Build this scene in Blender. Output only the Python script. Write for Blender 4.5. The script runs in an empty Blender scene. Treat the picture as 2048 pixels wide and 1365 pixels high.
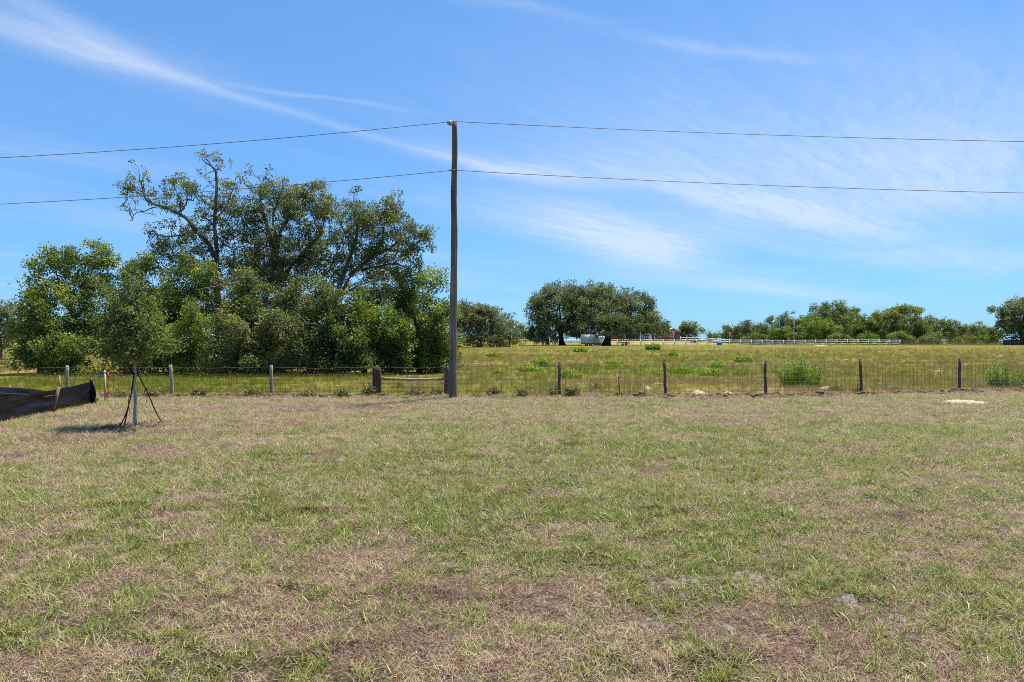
import bpy, math, random
import numpy as np
from math import radians, sin, cos, pi

random.seed(7)
RNG = np.random.default_rng(7)
S = bpy.context.scene
COL = S.collection

# ------------------------------------------------------------------ camera, sky, sun, exposure
CAM_H = 1.5
F = 2048 * 24 / 36.0                      # focal length in pixels of the 2048 wide photograph
cam_d = bpy.data.cameras.new('camera'); cam = bpy.data.objects.new('camera', cam_d); COL.objects.link(cam)
cam_d.sensor_width = 36; cam_d.lens = 24; cam_d.clip_start = 0.05; cam_d.clip_end = 8000
cam.location = (0, 0, CAM_H); cam.rotation_euler = (radians(90), 0, 0)
S.camera = cam

SUN_EL, SUN_AZ = 69.0, 44.0               # azimuth clockwise from +Y (behind and right of the scene)
sun_d = bpy.data.lights.new('sun', 'SUN'); sun = bpy.data.objects.new('sun', sun_d); COL.objects.link(sun)
sun_d.energy = 5.0; sun_d.angle = radians(0.53); sun_d.color = (1.0, 0.95, 0.87)
sun.rotation_euler = (radians(90 - SUN_EL), 0, radians(180 - SUN_AZ) )
sun.location = (20, 20, 60)
EXPOSURE = 0.75
S.view_settings.view_transform = 'Standard'; S.view_settings.look = 'None'
S.view_settings.exposure = EXPOSURE; S.view_settings.gamma = 1.0
S.view_settings.use_curve_mapping = False
S.cycles.use_denoising = False
S.cycles.max_bounces = 8; S.cycles.diffuse_bounces = 4; S.cycles.glossy_bounces = 2
S.cycles.transmission_bounces = 3; S.cycles.transparent_max_bounces = 8
S.cycles.use_adaptive_sampling = False
S.cycles.filter_width = 0.95

class NT:
    """tiny helper around a node tree"""
    def __init__(s, tree): s.t = tree; s.n = tree.nodes; s.l = tree.links
    def new(s, typ, **kw):
        n = s.n.new(typ)
        for k, v in kw.items(): setattr(n, k, v)
        return n
    def put(s, sock, v):
        if isinstance(v, bpy.types.NodeSocket): s.l.new(v, sock)
        else: sock.default_value = v
    def math(s, op, a, b=None, c=None, clamp=False):
        n = s.new('ShaderNodeMath', operation=op); n.use_clamp = clamp
        s.put(n.inputs[0], a)
        if b is not None: s.put(n.inputs[1], b)
        if c is not None: s.put(n.inputs[2], c)
        return n.outputs[0]
    def noise(s, vec, scale, detail=3, rough=0.55, dist=0.0):
        n = s.new('ShaderNodeTexNoise'); s.put(n.inputs['Vector'], vec)
        n.inputs['Scale'].default_value = scale; n.inputs['Detail'].default_value = detail
        n.inputs['Roughness'].default_value = rough; n.inputs['Distortion'].default_value = dist
        return n.outputs[0]
    def combine(s, x, y, z):
        n = s.new('ShaderNodeCombineXYZ')
        for i, v in enumerate((x, y, z)): s.put(n.inputs[i], v)
        return n.outputs[0]
    def ramp(s, fac, stops):
        n = s.new('ShaderNodeValToRGB'); cr = n.color_ramp
        while len(cr.elements) < len(stops): cr.elements.new(0.5)
        for e, (p, c) in zip(cr.elements, stops): e.position = p; e.color = (*c, 1)
        s.put(n.inputs[0], fac); return n.outputs[0]
    def mix(s, fac, a, b, blend='MIX'):
        n = s.new('ShaderNodeMix', data_type='RGBA', blend_type=blend)
        s.put(n.inputs[0], fac)
        s.put(n.inputs[6], a if isinstance(a, bpy.types.NodeSocket) else (*a, 1))
        s.put(n.inputs[7], b if isinstance(b, bpy.types.NodeSocket) else (*b, 1))
        return n.outputs[2]
    def mapr(s, v, a, b, c=0.0, d=1.0, smooth=True):
        n = s.new('ShaderNodeMapRange'); n.interpolation_type = 'SMOOTHSTEP' if smooth else 'LINEAR'
        s.put(n.inputs[0], v)
        for i, q in enumerate((a, b, c, d)): n.inputs[1 + i].default_value = q
        return n.outputs[0]
    def attr(s, name, typ='GEOMETRY', out='Fac'):
        n = s.new('ShaderNodeAttribute', attribute_name=name, attribute_type=typ); return n.outputs[out]

world = bpy.data.worlds.new('World'); S.world = world; world.use_nodes = True
W = NT(world.node_tree); W.n.clear()
sky = W.new('ShaderNodeTexSky', sky_type='NISHITA'); sky.sun_disc = False
sky.sun_elevation = radians(SUN_EL); sky.sun_rotation = radians(SUN_AZ)
sky.altitude = 0; sky.air_density = 1.0; sky.dust_density = 0.35; sky.ozone_density = 1.6
SKY_STRENGTH = 0.109
tc = W.new('ShaderNodeTexCoord'); sp = W.new('ShaderNodeSeparateXYZ'); W.l.new(tc.outputs['Generated'], sp.inputs[0])
dz = W.math('MAXIMUM', sp.outputs[2], 0.012)
u = W.math('DIVIDE', sp.outputs[0], dz); v = W.math('DIVIDE', sp.outputs[1], dz)   # a flat cloud deck, in units of its height
CT, ST = cos(radians(48.8)), sin(radians(48.8))
s_ = W.math('ADD', W.math('MULTIPLY', u, CT), W.math('MULTIPLY', v, ST))
t_ = W.math('ADD', W.math('MULTIPLY', u, -ST), W.math('MULTIPLY', v, CT))
wv = W.combine(s_, t_, 0.0)
warp1 = W.math('SUBTRACT', W.noise(wv, 0.55, 3), 0.5)
warp2 = W.math('SUBTRACT', W.noise(W.combine(t_, s_, 3.7), 1.6, 4), 0.5)
tw = W.math('ADD', t_, W.math('ADD', W.math('MULTIPLY', warp1, 0.38), W.math('MULTIPLY', warp2, 0.20)))
fib = W.noise(W.combine(W.math('MULTIPLY', s_, 0.55), W.math('MULTIPLY', tw, 3.2), 1.3), 1.5, 7, 0.62, 0.3)
fib2 = W.noise(W.combine(W.math('MULTIPLY', s_, 0.9), W.math('MULTIPLY', tw, 7.0), 5.1), 2.2, 6, 0.65, 0.2)
fib3 = W.noise(W.combine(W.math('MULTIPLY', s_, 2.4), W.math('MULTIPLY', tw, 9.0), 7.7), 3.0, 7, 0.7, 0.6)
fibre = W.math('ADD', W.math('ADD', W.math('MULTIPLY', fib, 0.45), W.math('MULTIPLY', fib2, 0.30)), W.math('MULTIPLY', fib3, 0.25))
fibre = W.mapr(fibre, 0.36, 0.64, 0.42, 1.14, False)
def streak(s0, t0, ls, lt, ang=0.0, amp=1.0, soft=None):
    """an elongated cirrus patch centred at (s0,t0) on the deck"""
    a, b = cos(radians(ang)), sin(radians(ang))
    ds = W.math('SUBTRACT', s_, s0); dt = W.math('SUBTRACT', tw, t0)
    p = W.math('ADD', W.math('MULTIPLY', ds, a), W.math('MULTIPLY', dt, b))
    q = W.math('ADD', W.math('MULTIPLY', ds, -b), W.math('MULTIPLY', dt, a))
    e = W.math('ADD', W.math('POWER', W.math('ABSOLUTE', W.math('DIVIDE', p, ls)), 2.6),
               W.math('POWER', W.math('ABSOLUTE', W.math('DIVIDE', q, lt)), 2.0))
    return W.math('MULTIPLY', W.math('EXPONENT', W.math('MULTIPLY', e, -1.0)), amp)
patches = [
    (1.55, 2.655, 0.95, 0.055, 1.0, 0.28), (0.95, 2.62, 0.55, 0.20, 5.0, 0.24), (0.66, 2.46, 0.42, 0.08, 20.0, 0.34), (0.75, 2.66, 0.35, 0.12, 0.0, 0.35),
    (1.60, 2.40, 0.36, 0.026, -24.0, 0.26), (2.75, 2.70, 0.50, 0.14, 6.0, 0.50), (3.2, 2.55, 0.45, 0.24, 0.0, 0.42),
    (2.25, 0.98, 0.42, 0.045, -33.0, 0.30), (1.6, 1.31, 0.26, 0.040, -30.0, 0.22),
    (5.2, 1.90, 1.9, 0.34, -7.0, 0.95), (4.7, 1.15, 2.4, 0.75, -12.0, 0.66), (4.4, 0.40, 1.8, 0.50, -5.0, 0.50),
    (5.2, 3.45, 1.7, 0.60, 10.0, 0.80), (7.0, 4.0, 1.9, 0.60, 22.0, 0.70), (15.0, 4.8, 6.5, 0.9, -3.0, 0.65),
    (9.5, 1.3, 3.0, 0.7, -8.0, 0.45), (6.5, 8.0, 2.5, 0.8, 10.0, 0.24), (2.6, 6.2, 1.6, 0.45, 20.0, 0.25),
    (1.1, 4.2, 1.2, 0.35, 5.0, 0.18),
]
tot = None
for p in patches:
    m = streak(*p); tot = m if tot is None else W.math('ADD', tot, m)
wide = W.mapr(W.noise(W.combine(W.math('MULTIPLY', s_, 0.35), tw, 9.0), 0.7, 4), 0.42, 0.78, 0.0, 0.30)
cov = W.math('MULTIPLY', W.math('ADD', tot, wide), fibre)
fade = W.mapr(sp.outputs[2], 0.015, 0.09)
cov = W.math('MULTIPLY', W.math('MULTIPLY', W.math('MINIMUM', cov, 0.9), 0.80), fade)
skyg = W.new('ShaderNodeGamma'); W.l.new(sky.outputs[0], skyg.inputs[0]); skyg.inputs[1].default_value = 0.65   # softer contrast and a cooler balance, over the whole sky
skyc = W.mix(1.0, skyg.outputs[0], (0.565, 1.09, 1.73), 'MULTIPLY')
colr = W.mix(cov, skyc, (4.3, 4.75, 5.5))
bg = W.new('ShaderNodeBackground'); W.l.new(colr, bg.inputs[0]); bg.inputs[1].default_value = SKY_STRENGTH
wo = W.new('ShaderNodeOutputWorld'); W.l.new(bg.outputs[0], wo.inputs[0])

# ------------------------------------------------------------------ helpers
def ss(a, b, x):
    t = np.clip((np.asarray(x, float) - a) / (b - a), 0, 1); return t * t * (3 - 2 * t)

_tab = np.random.default_rng(99).random((256, 256))
def vnoise(x, y, seed=0):
    x = np.asarray(x, float) + seed * 17.31; y = np.asarray(y, float) + seed * 9.77
    xi = np.floor(x).astype(int); yi = np.floor(y).astype(int); fx = x - xi; fy = y - yi
    fx = fx * fx * (3 - 2 * fx); fy = fy * fy * (3 - 2 * fy)
    a = _tab[xi % 256, yi % 256]; b = _tab[(xi + 1) % 256, yi % 256]
    c = _tab[xi % 256, (yi + 1) % 256]; d = _tab[(xi + 1) % 256, (yi + 1) % 256]
    return (a * (1 - fx) + b * fx) * (1 - fy) + (c * (1 - fx) + d * fx) * fy
def fbm(x, y, seed=0, octv=4):
    s, a, n = 0, 0.5, 0
    for i in range(octv):
        s = s + a * vnoise(x * 2 ** i, y * 2 ** i, seed + i); n += a; a *= 0.5
    return s / n

def fence_y(x):
    """the line of the wire fence on the ground"""
    return 18.53 + 2.1 * ss(5.5, 16.5, x) + 0.6 * ss(16, 30, x)

def gz(x, y):
    """height of the ground"""
    x = np.asarray(x, float); y = np.asarray(y, float)
    lawn = 1 - ss(-0.3, 0.6, y - fence_y(x))
    z = 0.035 * (fbm(x * 0.9, y * 0.9, 3, 3) - 0.5) * lawn * ss(1.0, 3.5, np.abs(y) + 1)
    z = z + ridges(x, y)
    z = z + 0.05 * (fbm(x * 0.35, y * 0.35, 5, 2) - 0.5) * (1 - ss(14, 17, y))
    z = z + 0.07 * np.exp(-((y - fence_y(x) + 0.25) / 0.32) ** 2) * (0.3 + 0.9 * fbm(x * 1.7, y * 1.7, 8, 3))
    z = z + 0.57 * ss(24, 150, y) + 1.0 * ss(150, 186, y) * (1 - ss(46, 62, x)) + 0.9 * ss(165, 205, y) * (1 - ss(2, 18, x))
    z = z + 0.22 * (fbm(x * 0.06, y * 0.06, 11, 3) - 0.5) * ss(30, 60, y)
    return z
def g1(x, y): return float(gz(np.array([x]), np.array([y]))[0])

def X(px, D): return (px - 1024.0) / F * D
def Z(py, D): return CAM_H - (py - 682.5) / F * D
def P(px, py, D): return np.array([X(px, D), D, Z(py, D)])
def D_of(py): return F * CAM_H / (py - 682.5)          # flat ground

def thing(name, label, cat, loc=(0, 0, 0), group=None):
    o = bpy.data.objects.new(name, None); COL.objects.link(o); o.empty_display_size = 0.2
    o.location = [float(q) for q in loc]; o['label'] = label; o['category'] = cat
    if group: o['group'] = group
    return o
def tag(o, label=None, cat=None, group=None, kind=None):
    for k, q in (('label', label), ('category', cat), ('group', group), ('kind', kind)):
        if q: o[k] = q
    return o
def wloc(o):
    v = np.zeros(3)
    while o is not None: v = v + np.array(o.location); o = o.parent
    return v

def mesh_data(name, V, faces, mat=None, attrs=None, smooth=False):
    """faces: list of integer arrays (n,3) or (n,4)"""
    me = bpy.data.meshes.new(name); V = np.asarray(V, np.float32)
    me.vertices.add(len(V)); me.vertices.foreach_set('co', V.ravel())
    fs = [np.asarray(f, np.int32) for f in faces if len(f)]
    loops = np.concatenate([f.ravel() for f in fs]); me.loops.add(len(loops)); me.loops.foreach_set('vertex_index', loops)
    starts, off = [], 0
    for f in fs:
        starts.append(off + np.arange(len(f)) * f.shape[1]); off += f.size
    starts = np.concatenate(starts).astype(np.int32)
    me.polygons.add(len(starts)); me.polygons.foreach_set('loop_start', starts)
    if smooth: me.polygons.foreach_set('use_smooth', np.ones(len(starts), bool))
    for k, a in (attrs or {}).items():
        at = me.attributes.new(k, 'FLOAT', 'POINT'); at.data.foreach_set('value', np.asarray(a, np.float32))
    me.update(calc_edges=True)
    if mat: me.materials.append(mat)
    return me
def obj(name, V, faces, mat, parent=None, attrs=None, smooth=False):
    """one mesh object from world coordinates, local to its parent"""
    V = np.asarray(V, float)
    if parent is not None: V = V - wloc(parent)
    o = bpy.data.objects.new(name, mesh_data(name, V, faces, mat, attrs, smooth)); COL.objects.link(o)
    if parent is not None: o.parent = parent
    return o
def inst(name, me, parent, loc, rot=(0, 0, 0), scl=(1, 1, 1)):
    o = bpy.data.objects.new(name, me); COL.objects.link(o)
    if parent is not None: o.parent = parent; loc = np.array(loc, float) - wloc(parent)
    o.location = [float(q) for q in loc]; o.rotation_euler = rot; o.scale = scl
    return o

class MB:
    """collects tubes, boxes and lumps for one mesh"""
    def __init__(s): s.V = []; s.F4 = []; s.F3 = []; s.n = 0
    def add(s, V, f4=(), f3=()):
        V = np.asarray(V, float)
        if len(f4): s.F4.append(np.asarray(f4) + s.n)
        if len(f3): s.F3.append(np.asarray(f3) + s.n)
        s.V.append(V); s.n += len(V)
    def tube(s, pts, rad, sides=6, cap=True):
        pts = np.asarray(pts, float); n = len(pts); rad = np.broadcast_to(np.asarray(rad, float), (n,))
        T = np.gradient(pts, axis=0); T /= np.linalg.norm(T, axis=1)[:, None] + 1e-9
        ref = np.array([0, 1.0, 0]) if abs(T[:, 1]).mean() < 0.8 else np.array([1.0, 0, 0])
        A = np.cross(T, ref); A /= np.linalg.norm(A, axis=1)[:, None] + 1e-9; B = np.cross(T, A)
        th = np.linspace(0, 2 * pi, sides, endpoint=False)
        V = pts[:, None, :] + rad[:, None, None] * (np.cos(th)[None, :, None] * A[:, None, :] + np.sin(th)[None, :, None] * B[:, None, :])
        V = V.reshape(-1, 3); i = np.arange(n - 1)[:, None] * sides; j = np.arange(sides)[None, :]; k = (j + 1) % sides
        f4 = np.stack([i + j, i + k, i + sides + k, i + sides + j], -1).reshape(-1, 4)
        f3 = []
        if cap:
            V = np.vstack([V, pts[:1], pts[-1:]]); c0, c1 = n * sides, n * sides + 1
            for q in range(sides):
                r = (q + 1) % sides; f3.append((c0, r, q)); f3.append((c1, (n - 1) * sides + q, (n - 1) * sides + r))
        s.add(V, f4, f3)
    def box(s, c, size, rot=0.0, tilt=None):
        V = np.array([[x, y, z] for x in (-.5, .5) for y in (-.5, .5) for z in (-.5, .5)]) * np.array(size)
        if tilt is not None:
            a = tilt; V = np.stack([V[:, 0] * cos(a) + V[:, 2] * sin(a), V[:, 1], -V[:, 0] * sin(a) + V[:, 2] * cos(a)], 1)
        a = rot; V = np.stack([V[:, 0] * cos(a) - V[:, 1] * sin(a), V[:, 0] * sin(a) + V[:, 1] * cos(a), V[:, 2]], 1)
        s.add(V + np.array(c), [(0, 1, 3, 2), (4, 6, 7, 5), (0, 4, 5, 1), (2, 3, 7, 6), (0, 2, 6, 4), (1, 5, 7, 3)])
    def build(s, name, mat, parent=None, smooth=False):
        fs = []
        if s.F4: fs.append(np.concatenate(s.F4))
        if s.F3: fs.append(np.concatenate(s.F3))
        return obj(name, np.concatenate(s.V), fs, mat, parent, None, smooth)

# ------------------------------------------------------------------ materials
def mat_base(name, rough=0.8, spec=0.3):
    m = bpy.data.materials.new(name); m.use_nodes = True; N = NT(m.node_tree)
    b = N.n['Principled BSDF']; b.inputs['Roughness'].default_value = rough; b.inputs['Specular IOR Level'].default_value = spec
    return m, N, b
def mat_simple(name, col, rough=0.7, spec=0.3, var=0.15, scale=6.0, bump=0.0, metal=0.0, stretch=(1, 1, 1)):
    m, N, b = mat_base(name, rough, spec); b.inputs['Metallic'].default_value = metal
    t = N.new('ShaderNodeTexCoord'); mp = N.new('ShaderNodeMapping'); mp.inputs['Scale'].default_value = stretch
    N.l.new(t.outputs['Object'], mp.inputs[0])
    n = N.noise(mp.outputs[0], scale, 5, 0.6)
    c = N.ramp(n, [(0.3, tuple(q * (1 - var) for q in col)), (0.7, tuple(min(1, q * (1 + var)) for q in col))])
    N.l.new(c, b.inputs['Base Color'])
    if bump:
        bn = N.new('ShaderNodeBump'); bn.inputs['Strength'].default_value = bump; bn.inputs['Distance'].default_value = 0.02
        N.l.new(n, bn.inputs['Height']); N.l.new(bn.outputs[0], b.inputs['Normal'])
    return m
def mat_wood(name, stops, scale=7.0, zs=0.12, bump=0.6, rough=0.85):
    """weathered wood with long grain, checks and stains"""
    m, N, b = mat_base(name, rough, 0.15)
    t = N.new('ShaderNodeTexCoord'); mp = N.new('ShaderNodeMapping'); mp.inputs['Scale'].default_value = (1, 1, zs)
    N.l.new(t.outputs['Object'], mp.inputs[0])
    g = N.noise(mp.outputs[0], scale * 4, 6, 0.65); big = N.noise(t.outputs['Object'], 1.3, 4, 0.6)
    f = N.math('ADD', N.math('MULTIPLY', g, 0.72), N.math('MULTIPLY', big, 0.28))
    c = N.ramp(f, stops); N.l.new(c, b.inputs['Base Color'])
    bn = N.new('ShaderNodeBump'); bn.inputs['Strength'].default_value = bump; bn.inputs['Distance'].default_value = 0.012
    N.l.new(g, bn.inputs['Height']); N.l.new(bn.outputs[0], b.inputs['Normal'])
    return m
def mat_leaf(name, stops, trans=0.55, rough=0.44, spec=0.38):
    m, N, b = mat_base(name, rough, spec)
    c = N.ramp(N.attr('tint'), stops); N.l.new(c, b.inputs['Base Color'])
    tr = N.new('ShaderNodeBsdfTranslucent'); N.l.new(N.mix(1.0, c, (1.3, 1.35, 0.6), 'MULTIPLY'), tr.inputs[0])
    mx = N.new('ShaderNodeMixShader'); mx.inputs[0].default_value = trans
    N.l.new(b.outputs[0], mx.inputs[1]); N.l.new(tr.outputs[0], mx.inputs[2])
    N.l.new(mx.outputs[0], N.n['Material Output'].inputs[0]); return m

M = {}
M['oak'] = mat_leaf('oak_leaf', [(0.0, (.035, .046, .020)), (0.3, (.085, .105, .042)), (0.6, (.135, .16, .066)), (0.85, (.17, .19, .085)), (1.0, (.26, .25, .12))])
M['thicket'] = mat_leaf('thicket_leaf', [(0.0, (.035, .052, .015)), (0.3, (.085, .118, .032)), (0.6, (.13, .172, .046)), (0.85, (.17, .22, .055)), (1.0, (.26, .30, .08))])
M['vine'] = mat_leaf('vine_leaf', [(0.0, (0.075, 0.125, 0.025)), (0.5, (0.150, 0.237, 0.033)), (1.0, (0.250, 0.338, 0.050))], 0.35)
M['moss_oak'] = mat_leaf('moss_oak_leaf', [(0.0, (0.068, 0.083, 0.042)), (0.5, (0.128, 0.147, 0.072)), (1.0, (0.210, 0.217, 0.128))], 0.42, 0.55, 0.28)
M['live_oak'] = mat_leaf('live_oak_leaf', [(0.0, (.034, .044, .022)), (0.3, (.070, .088, .038)), (0.6, (.11, .135, .058)), (0.9, (.17, .19, .095)), (1.0, (.22, .23, .13))], 0.42, 0.55, 0.28)
M['far'] = mat_leaf('far_leaf', [(0.0, (.050, .068, .024)), (0.4, (.10, .13, .042)), (0.75, (.16, .195, .06)), (1.0, (.24, .26, .09))], 0.42, 0.55, 0.28)
M['far_bright'] = mat_leaf('far_bright_leaf', [(0.0, (.07, .11, .022)), (0.5, (.14, .205, .035)), (1.0, (.24, .29, .06))], 0.42, 0.55, 0.28)
M['weed'] = mat_leaf('weed_leaf', [(0.0, (.10, .16, .02)), (0.5, (.20, .31, .03)), (1.0, (.32, .42, .06))], 0.35, 0.5)
M['dark_weed'] = mat_leaf('dark_weed_leaf', [(0.0, (.08, .10, .025)), (0.5, (.16, .20, .045)), (1.0, (.32, .27, .13))], 0.3, 0.5)
M['young'] = mat_leaf('young_tree_leaf', [(0.0, (.06, .085, .026)), (0.5, (.125, .165, .048)), (1.0, (.24, .27, .09))], .45, .6, .2)
M['moss'] = mat_simple('spanish_moss', (.20, .21, .15), 0.9, 0.1, 0.3, 3.0)
M['bark'] = mat_wood('bark', [(0.25, (.045, .04, .034)), (0.5, (.15, .135, .115)), (0.75, (.28, .26, .23))], 3.0, 0.3, 0.9)
M['bark_dark'] = mat_wood('dark_bark', [(0.25, (.02, .018, .014)), (0.75, (.07, .06, .05))], 3.0, 0.3, 0.9)
M['bark_pale'] = mat_wood('pale_bark', [(0.25, (.15, .13, .095)), (0.5, (.36, .325, .26)), (0.75, (.50, .46, .37))], 8.0, 0.6, 0.6)
M['pole'] = mat_wood('pole_wood', [(0.33, (.022, .017, .013)), (0.42, (.12, .095, .070)), (0.55, (.21, .17, .125)), (0.68, (.40, .345, .27))], 5.5, 0.025, 1.0)
M['post_grey'] = mat_wood('grey_post_wood', [(0.28, (.13, .10, .075)), (0.5, (.35, .285, .22)), (0.72, (.50, .425, .345))], 6.0, 0.08, 0.9)
M['post_dark'] = mat_wood('dark_post_wood', [(0.28, (.045, .032, .025)), (0.5, (.125, .092, .070)), (0.75, (.24, .19, .15))], 6.0, 0.08, 0.9)
M['post_brown'] = mat_wood('brown_post_wood', [(0.28, (.022, .014, .010)), (0.5, (.085, .058, .042)), (0.75, (.24, .20, .17))], 5.0, 0.06, 1.0)
M['stake'] = mat_wood('stake_wood', [(0.3, (.20, .115, .06)), (0.7, (.34, .21, .11))], 9.0, 0.15, 0.3)
M['stake_pale'] = mat_wood('pale_stake_wood', [(0.3, (.46, .30, .12)), (0.7, (.62, .44, .20))], 9.0, 0.15, 0.3)
M['rust'] = mat_simple('rusty_wire', (.13, .060, .040), 0.7, 0.3, 0.35, 3.0)
M['wire_dark'] = mat_simple('dark_wire', (.07, .055, .05), 0.6, 0.4, 0.3, 3.0)
M['cable'] = mat_simple('overhead_cable', (.10, .085, .09), 0.5, 0.4, 0.15, 2.0)
M['steel'] = mat_simple('steel', (.24, .24, .24), 0.5, 0.5, 0.2, 9.0, metal=0.6)
M['porcelain'] = mat_simple('grey_porcelain', (.38, .36, .34), 0.3, 0.5, 0.12, 20.0)
M['white'] = mat_simple('white_paint', (.83, .83, .85), 0.55, 0.35, 0.06, 2.0)
M['black_strap'] = mat_simple('black_strap', (.014, .014, .014), 0.6, 0.3, 0.3, 20.0)
M['blue'] = mat_simple('blue_ribbon', (.012, .11, .62), 0.5, 0.3, 0.15, 12.0)
M['blue_tub'] = mat_simple('blue_plastic', (.015, .16, .48), 0.45, 0.4, 0.1, 3.0)
M['red'] = mat_simple('red_ribbon', (.68, .055, .03), 0.5, 0.3, 0.2, 12.0)
M['orange'] = mat_simple('orange_paint', (.66, .19, .04), 0.5, 0.3, 0.2, 5.0)
M['pink'] = mat_simple('pink_flag', (.80, .035, .17), 0.5, 0.3, 0.1, 12.0)
M['yellow'] = mat_simple('yellow_flag', (.82, .58, .01), 0.5, 0.3, 0.1, 12.0)
M['sand'] = mat_simple('pale_sand', (.44, .36, .265), 0.95, 0.1, 0.2, 14.0, 0.4)
M['clod'] = mat_simple('dirt', (.15, .092, .060), 0.95, 0.1, 0.4, 9.0, 0.4)
M['chip'] = mat_simple('mulch_chip', (.20, .13, .095), 0.9, 0.1, 0.4, 9.0)
M['trailer'] = mat_simple('trailer_paint', (.46, .46, .47), 0.55, 0.3, 0.08, 1.5)
M['grey_metal'] = mat_simple('grey_sheet_metal', (.42, .41, .45), 0.5, 0.4, 0.1, 2.0)
M['tyre'] = mat_simple('tyre', (.02, .02, .022), 0.8, 0.2, 0.2, 9.0)
M['dark_metal'] = mat_simple('dark_metal', (.05, .05, .055), 0.6, 0.4, 0.2, 4.0)
M['shingle'] = mat_simple('roof_shingle', (.24, .19, .165), 0.9, 0.1, 0.25, 3.0)
M['tan_trim'] = mat_simple('tan_gable', (.47, .34, .26), 0.7, 0.2, 0.1, 2.0)
M['glass'] = mat_simple('window_glass', (.10, .13, .15), 0.12, 0.6, 0.2, 1.0)
M['board'] = mat_wood('old_board', [(0.3, (.06, .05, .045)), (0.7, (.17, .15, .135))], 3.0, 0.1, 0.5)

def brick_mat():
    m, N, b = mat_base('red_brick', 0.9, 0.15); t = N.new('ShaderNodeTexCoord')
    mp = N.new('ShaderNodeMapping'); mp.inputs['Rotation'].default_value = (radians(90), 0, 0); N.l.new(t.outputs['Object'], mp.inputs[0])
    br = N.new('ShaderNodeTexBrick'); N.l.new(mp.outputs[0], br.inputs[0]); br.inputs['Scale'].default_value = 4.2
    br.inputs['Color1'].default_value = (.34, .072, .05, 1); br.inputs['Color2'].default_value = (.25, .055, .042, 1); br.inputs['Mortar'].default_value = (.36, .27, .23, 1)
    br.inputs['Mortar Size'].default_value = 0.014
    N.l.new(br.outputs[0], b.inputs['Base Color']); return m
M['brick'] = brick_mat()

def silt_mat(name, through):
    m, N, b = mat_base(name, 0.36, 0.22)
    t = N.new('ShaderNodeTexCoord'); n = N.noise(t.outputs['Object'], 2.5, 4, 0.6)
    N.l.new(N.ramp(n, [(0.3, (.003, .0035, .006)), (0.7, (.007, .008, .013))]), b.inputs['Base Color'])
    N.l.new(N.mapr(n, .3, .7, .30, .5), b.inputs['Roughness'])
    tr = N.new('ShaderNodeBsdfTranslucent'); tr.inputs[0].default_value = (.075, .042, .024, 1)
    mx = N.new('ShaderNodeMixShader'); mx.inputs[0].default_value = through
    N.l.new(b.outputs[0], mx.inputs[1]); N.l.new(tr.outputs[0], mx.inputs[2]); N.l.new(mx.outputs[0], N.n['Material Output'].inputs[0])
    return m
M['silt'] = silt_mat('black_woven_fabric_backlit', .2); M['silt_front'] = silt_mat('black_woven_fabric', .0)

# ------------------------------------------------------------------ ground
def dryness(x, y):
    """0 green .. 1 dry, over lawn and pasture alike"""
    d = 0.20 * fbm(x * 0.42, y * 0.42, 21, 4) + 0.34 * fbm(x * 1.8, y * 1.8, 33, 4) + 0.46 * fbm(x * 5.0, y * 5.0, 41, 2)
    return d
def lawn_dry(x, y):
    d = dryness(x, y)
    d = d + 0.26 * np.exp(-(((x + 4.4) / 2.3) ** 2 + ((y - 15.5) / 0.8) ** 2))       # browned strip left of the pole
    d = d + 0.09 * np.exp(-(((x + 0.3) / 1.2) ** 2 + ((y - 3.7) / 0.6) ** 2))       # thatch in the foreground
    d = d + 0.10 * np.exp(-(((x - 1.5) / 1.2) ** 2 + ((y - 3.5) / 0.5) ** 2))
    d = d + 0.06 * ss(-1.5, -7, x) * ss(6.5, 9, y) * (1 - ss(14, 16, y))
    d = d + 0.16 * np.exp(-(((x + 6.6) / 1.6) ** 2 + ((y - 11.0) / 0.7) ** 2))
    d = d + 0.22 * ss(17.6, 18.3, y - (fence_y(x) - 18.53)) 
    d = d - 0.09 * np.exp(-(((x - 3.2) / 3.5) ** 2 + ((y - 9.5) / 3.0) ** 2))
    d = d - 0.07 * np.exp(-(((x + 0.2) / 2.2) ** 2 + ((y - 5.8) / 1.2) ** 2))
    return d
SANDS = [(1.15, 4.25, .24, .11), (1.47, 4.35, .24, .13), (1.62, 4.2, .12, .08), (1.35, 4.52, .13, .08), (.92, 4.2, .13, .08), (1.9, 3.85, .12, .18), (2.05, 3.68, .10, .10), (.22, 3.95, .11, .10), (.75, 3.6, .20, .10), (.5, 3.5, .10, .06),
         (1.1, 3.55, .12, .07), (-0.5, 4.6, .08, .05), (-2.4, 5.3, .08, .05), (-1.55, 4.7, .10, .05), (2.3, 5.6, .12, .05), (-.42, 9.9, .22, .12), (0.6, 7.0, .12, .06), (0.1, 5.7, .10, .06), (1.7, 4.75, .10, .07)]
RIDGES = [(.87, 9.87, .22, .05, .05), (-2.2, 6.05, .65, .05, .045), (-1.75, 6.0, .25, .04, .05), (1.36, 6.0, .35, .045, .05), (1.9, 6.1, .2, .04, .04), (1.93, 3.86, .26, .05, .05), (-.45, 4.05, .30, .06, .045),
          (.05, 3.9, .12, .05, .04), (-1.3, 4.15, .22, .05, .04), (.55, 4.75, .18, .05, .04), (-3.5, 6.1, .25, .05, .05), (3.4, 5.9, .3, .05, .05), (-.9, 3.3, .35, .06, .045), (.9, 3.2, .4, .06, .04), (2.6, 8.0, .4, .06, .04), (-3.0, 8.9, .5, .07, .04), (-.6, 7.6, .3, .05, .04)]
def ridges(x, y):
    r = 0 * x
    for cx, cy, a, b2, h in RIDGES:
        r = np.maximum(r, h * np.exp(-(((x - cx) / a) ** 2 + ((y - cy - .08 * np.sin(x * 7)) / b2) ** 2)))
    return r
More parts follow.
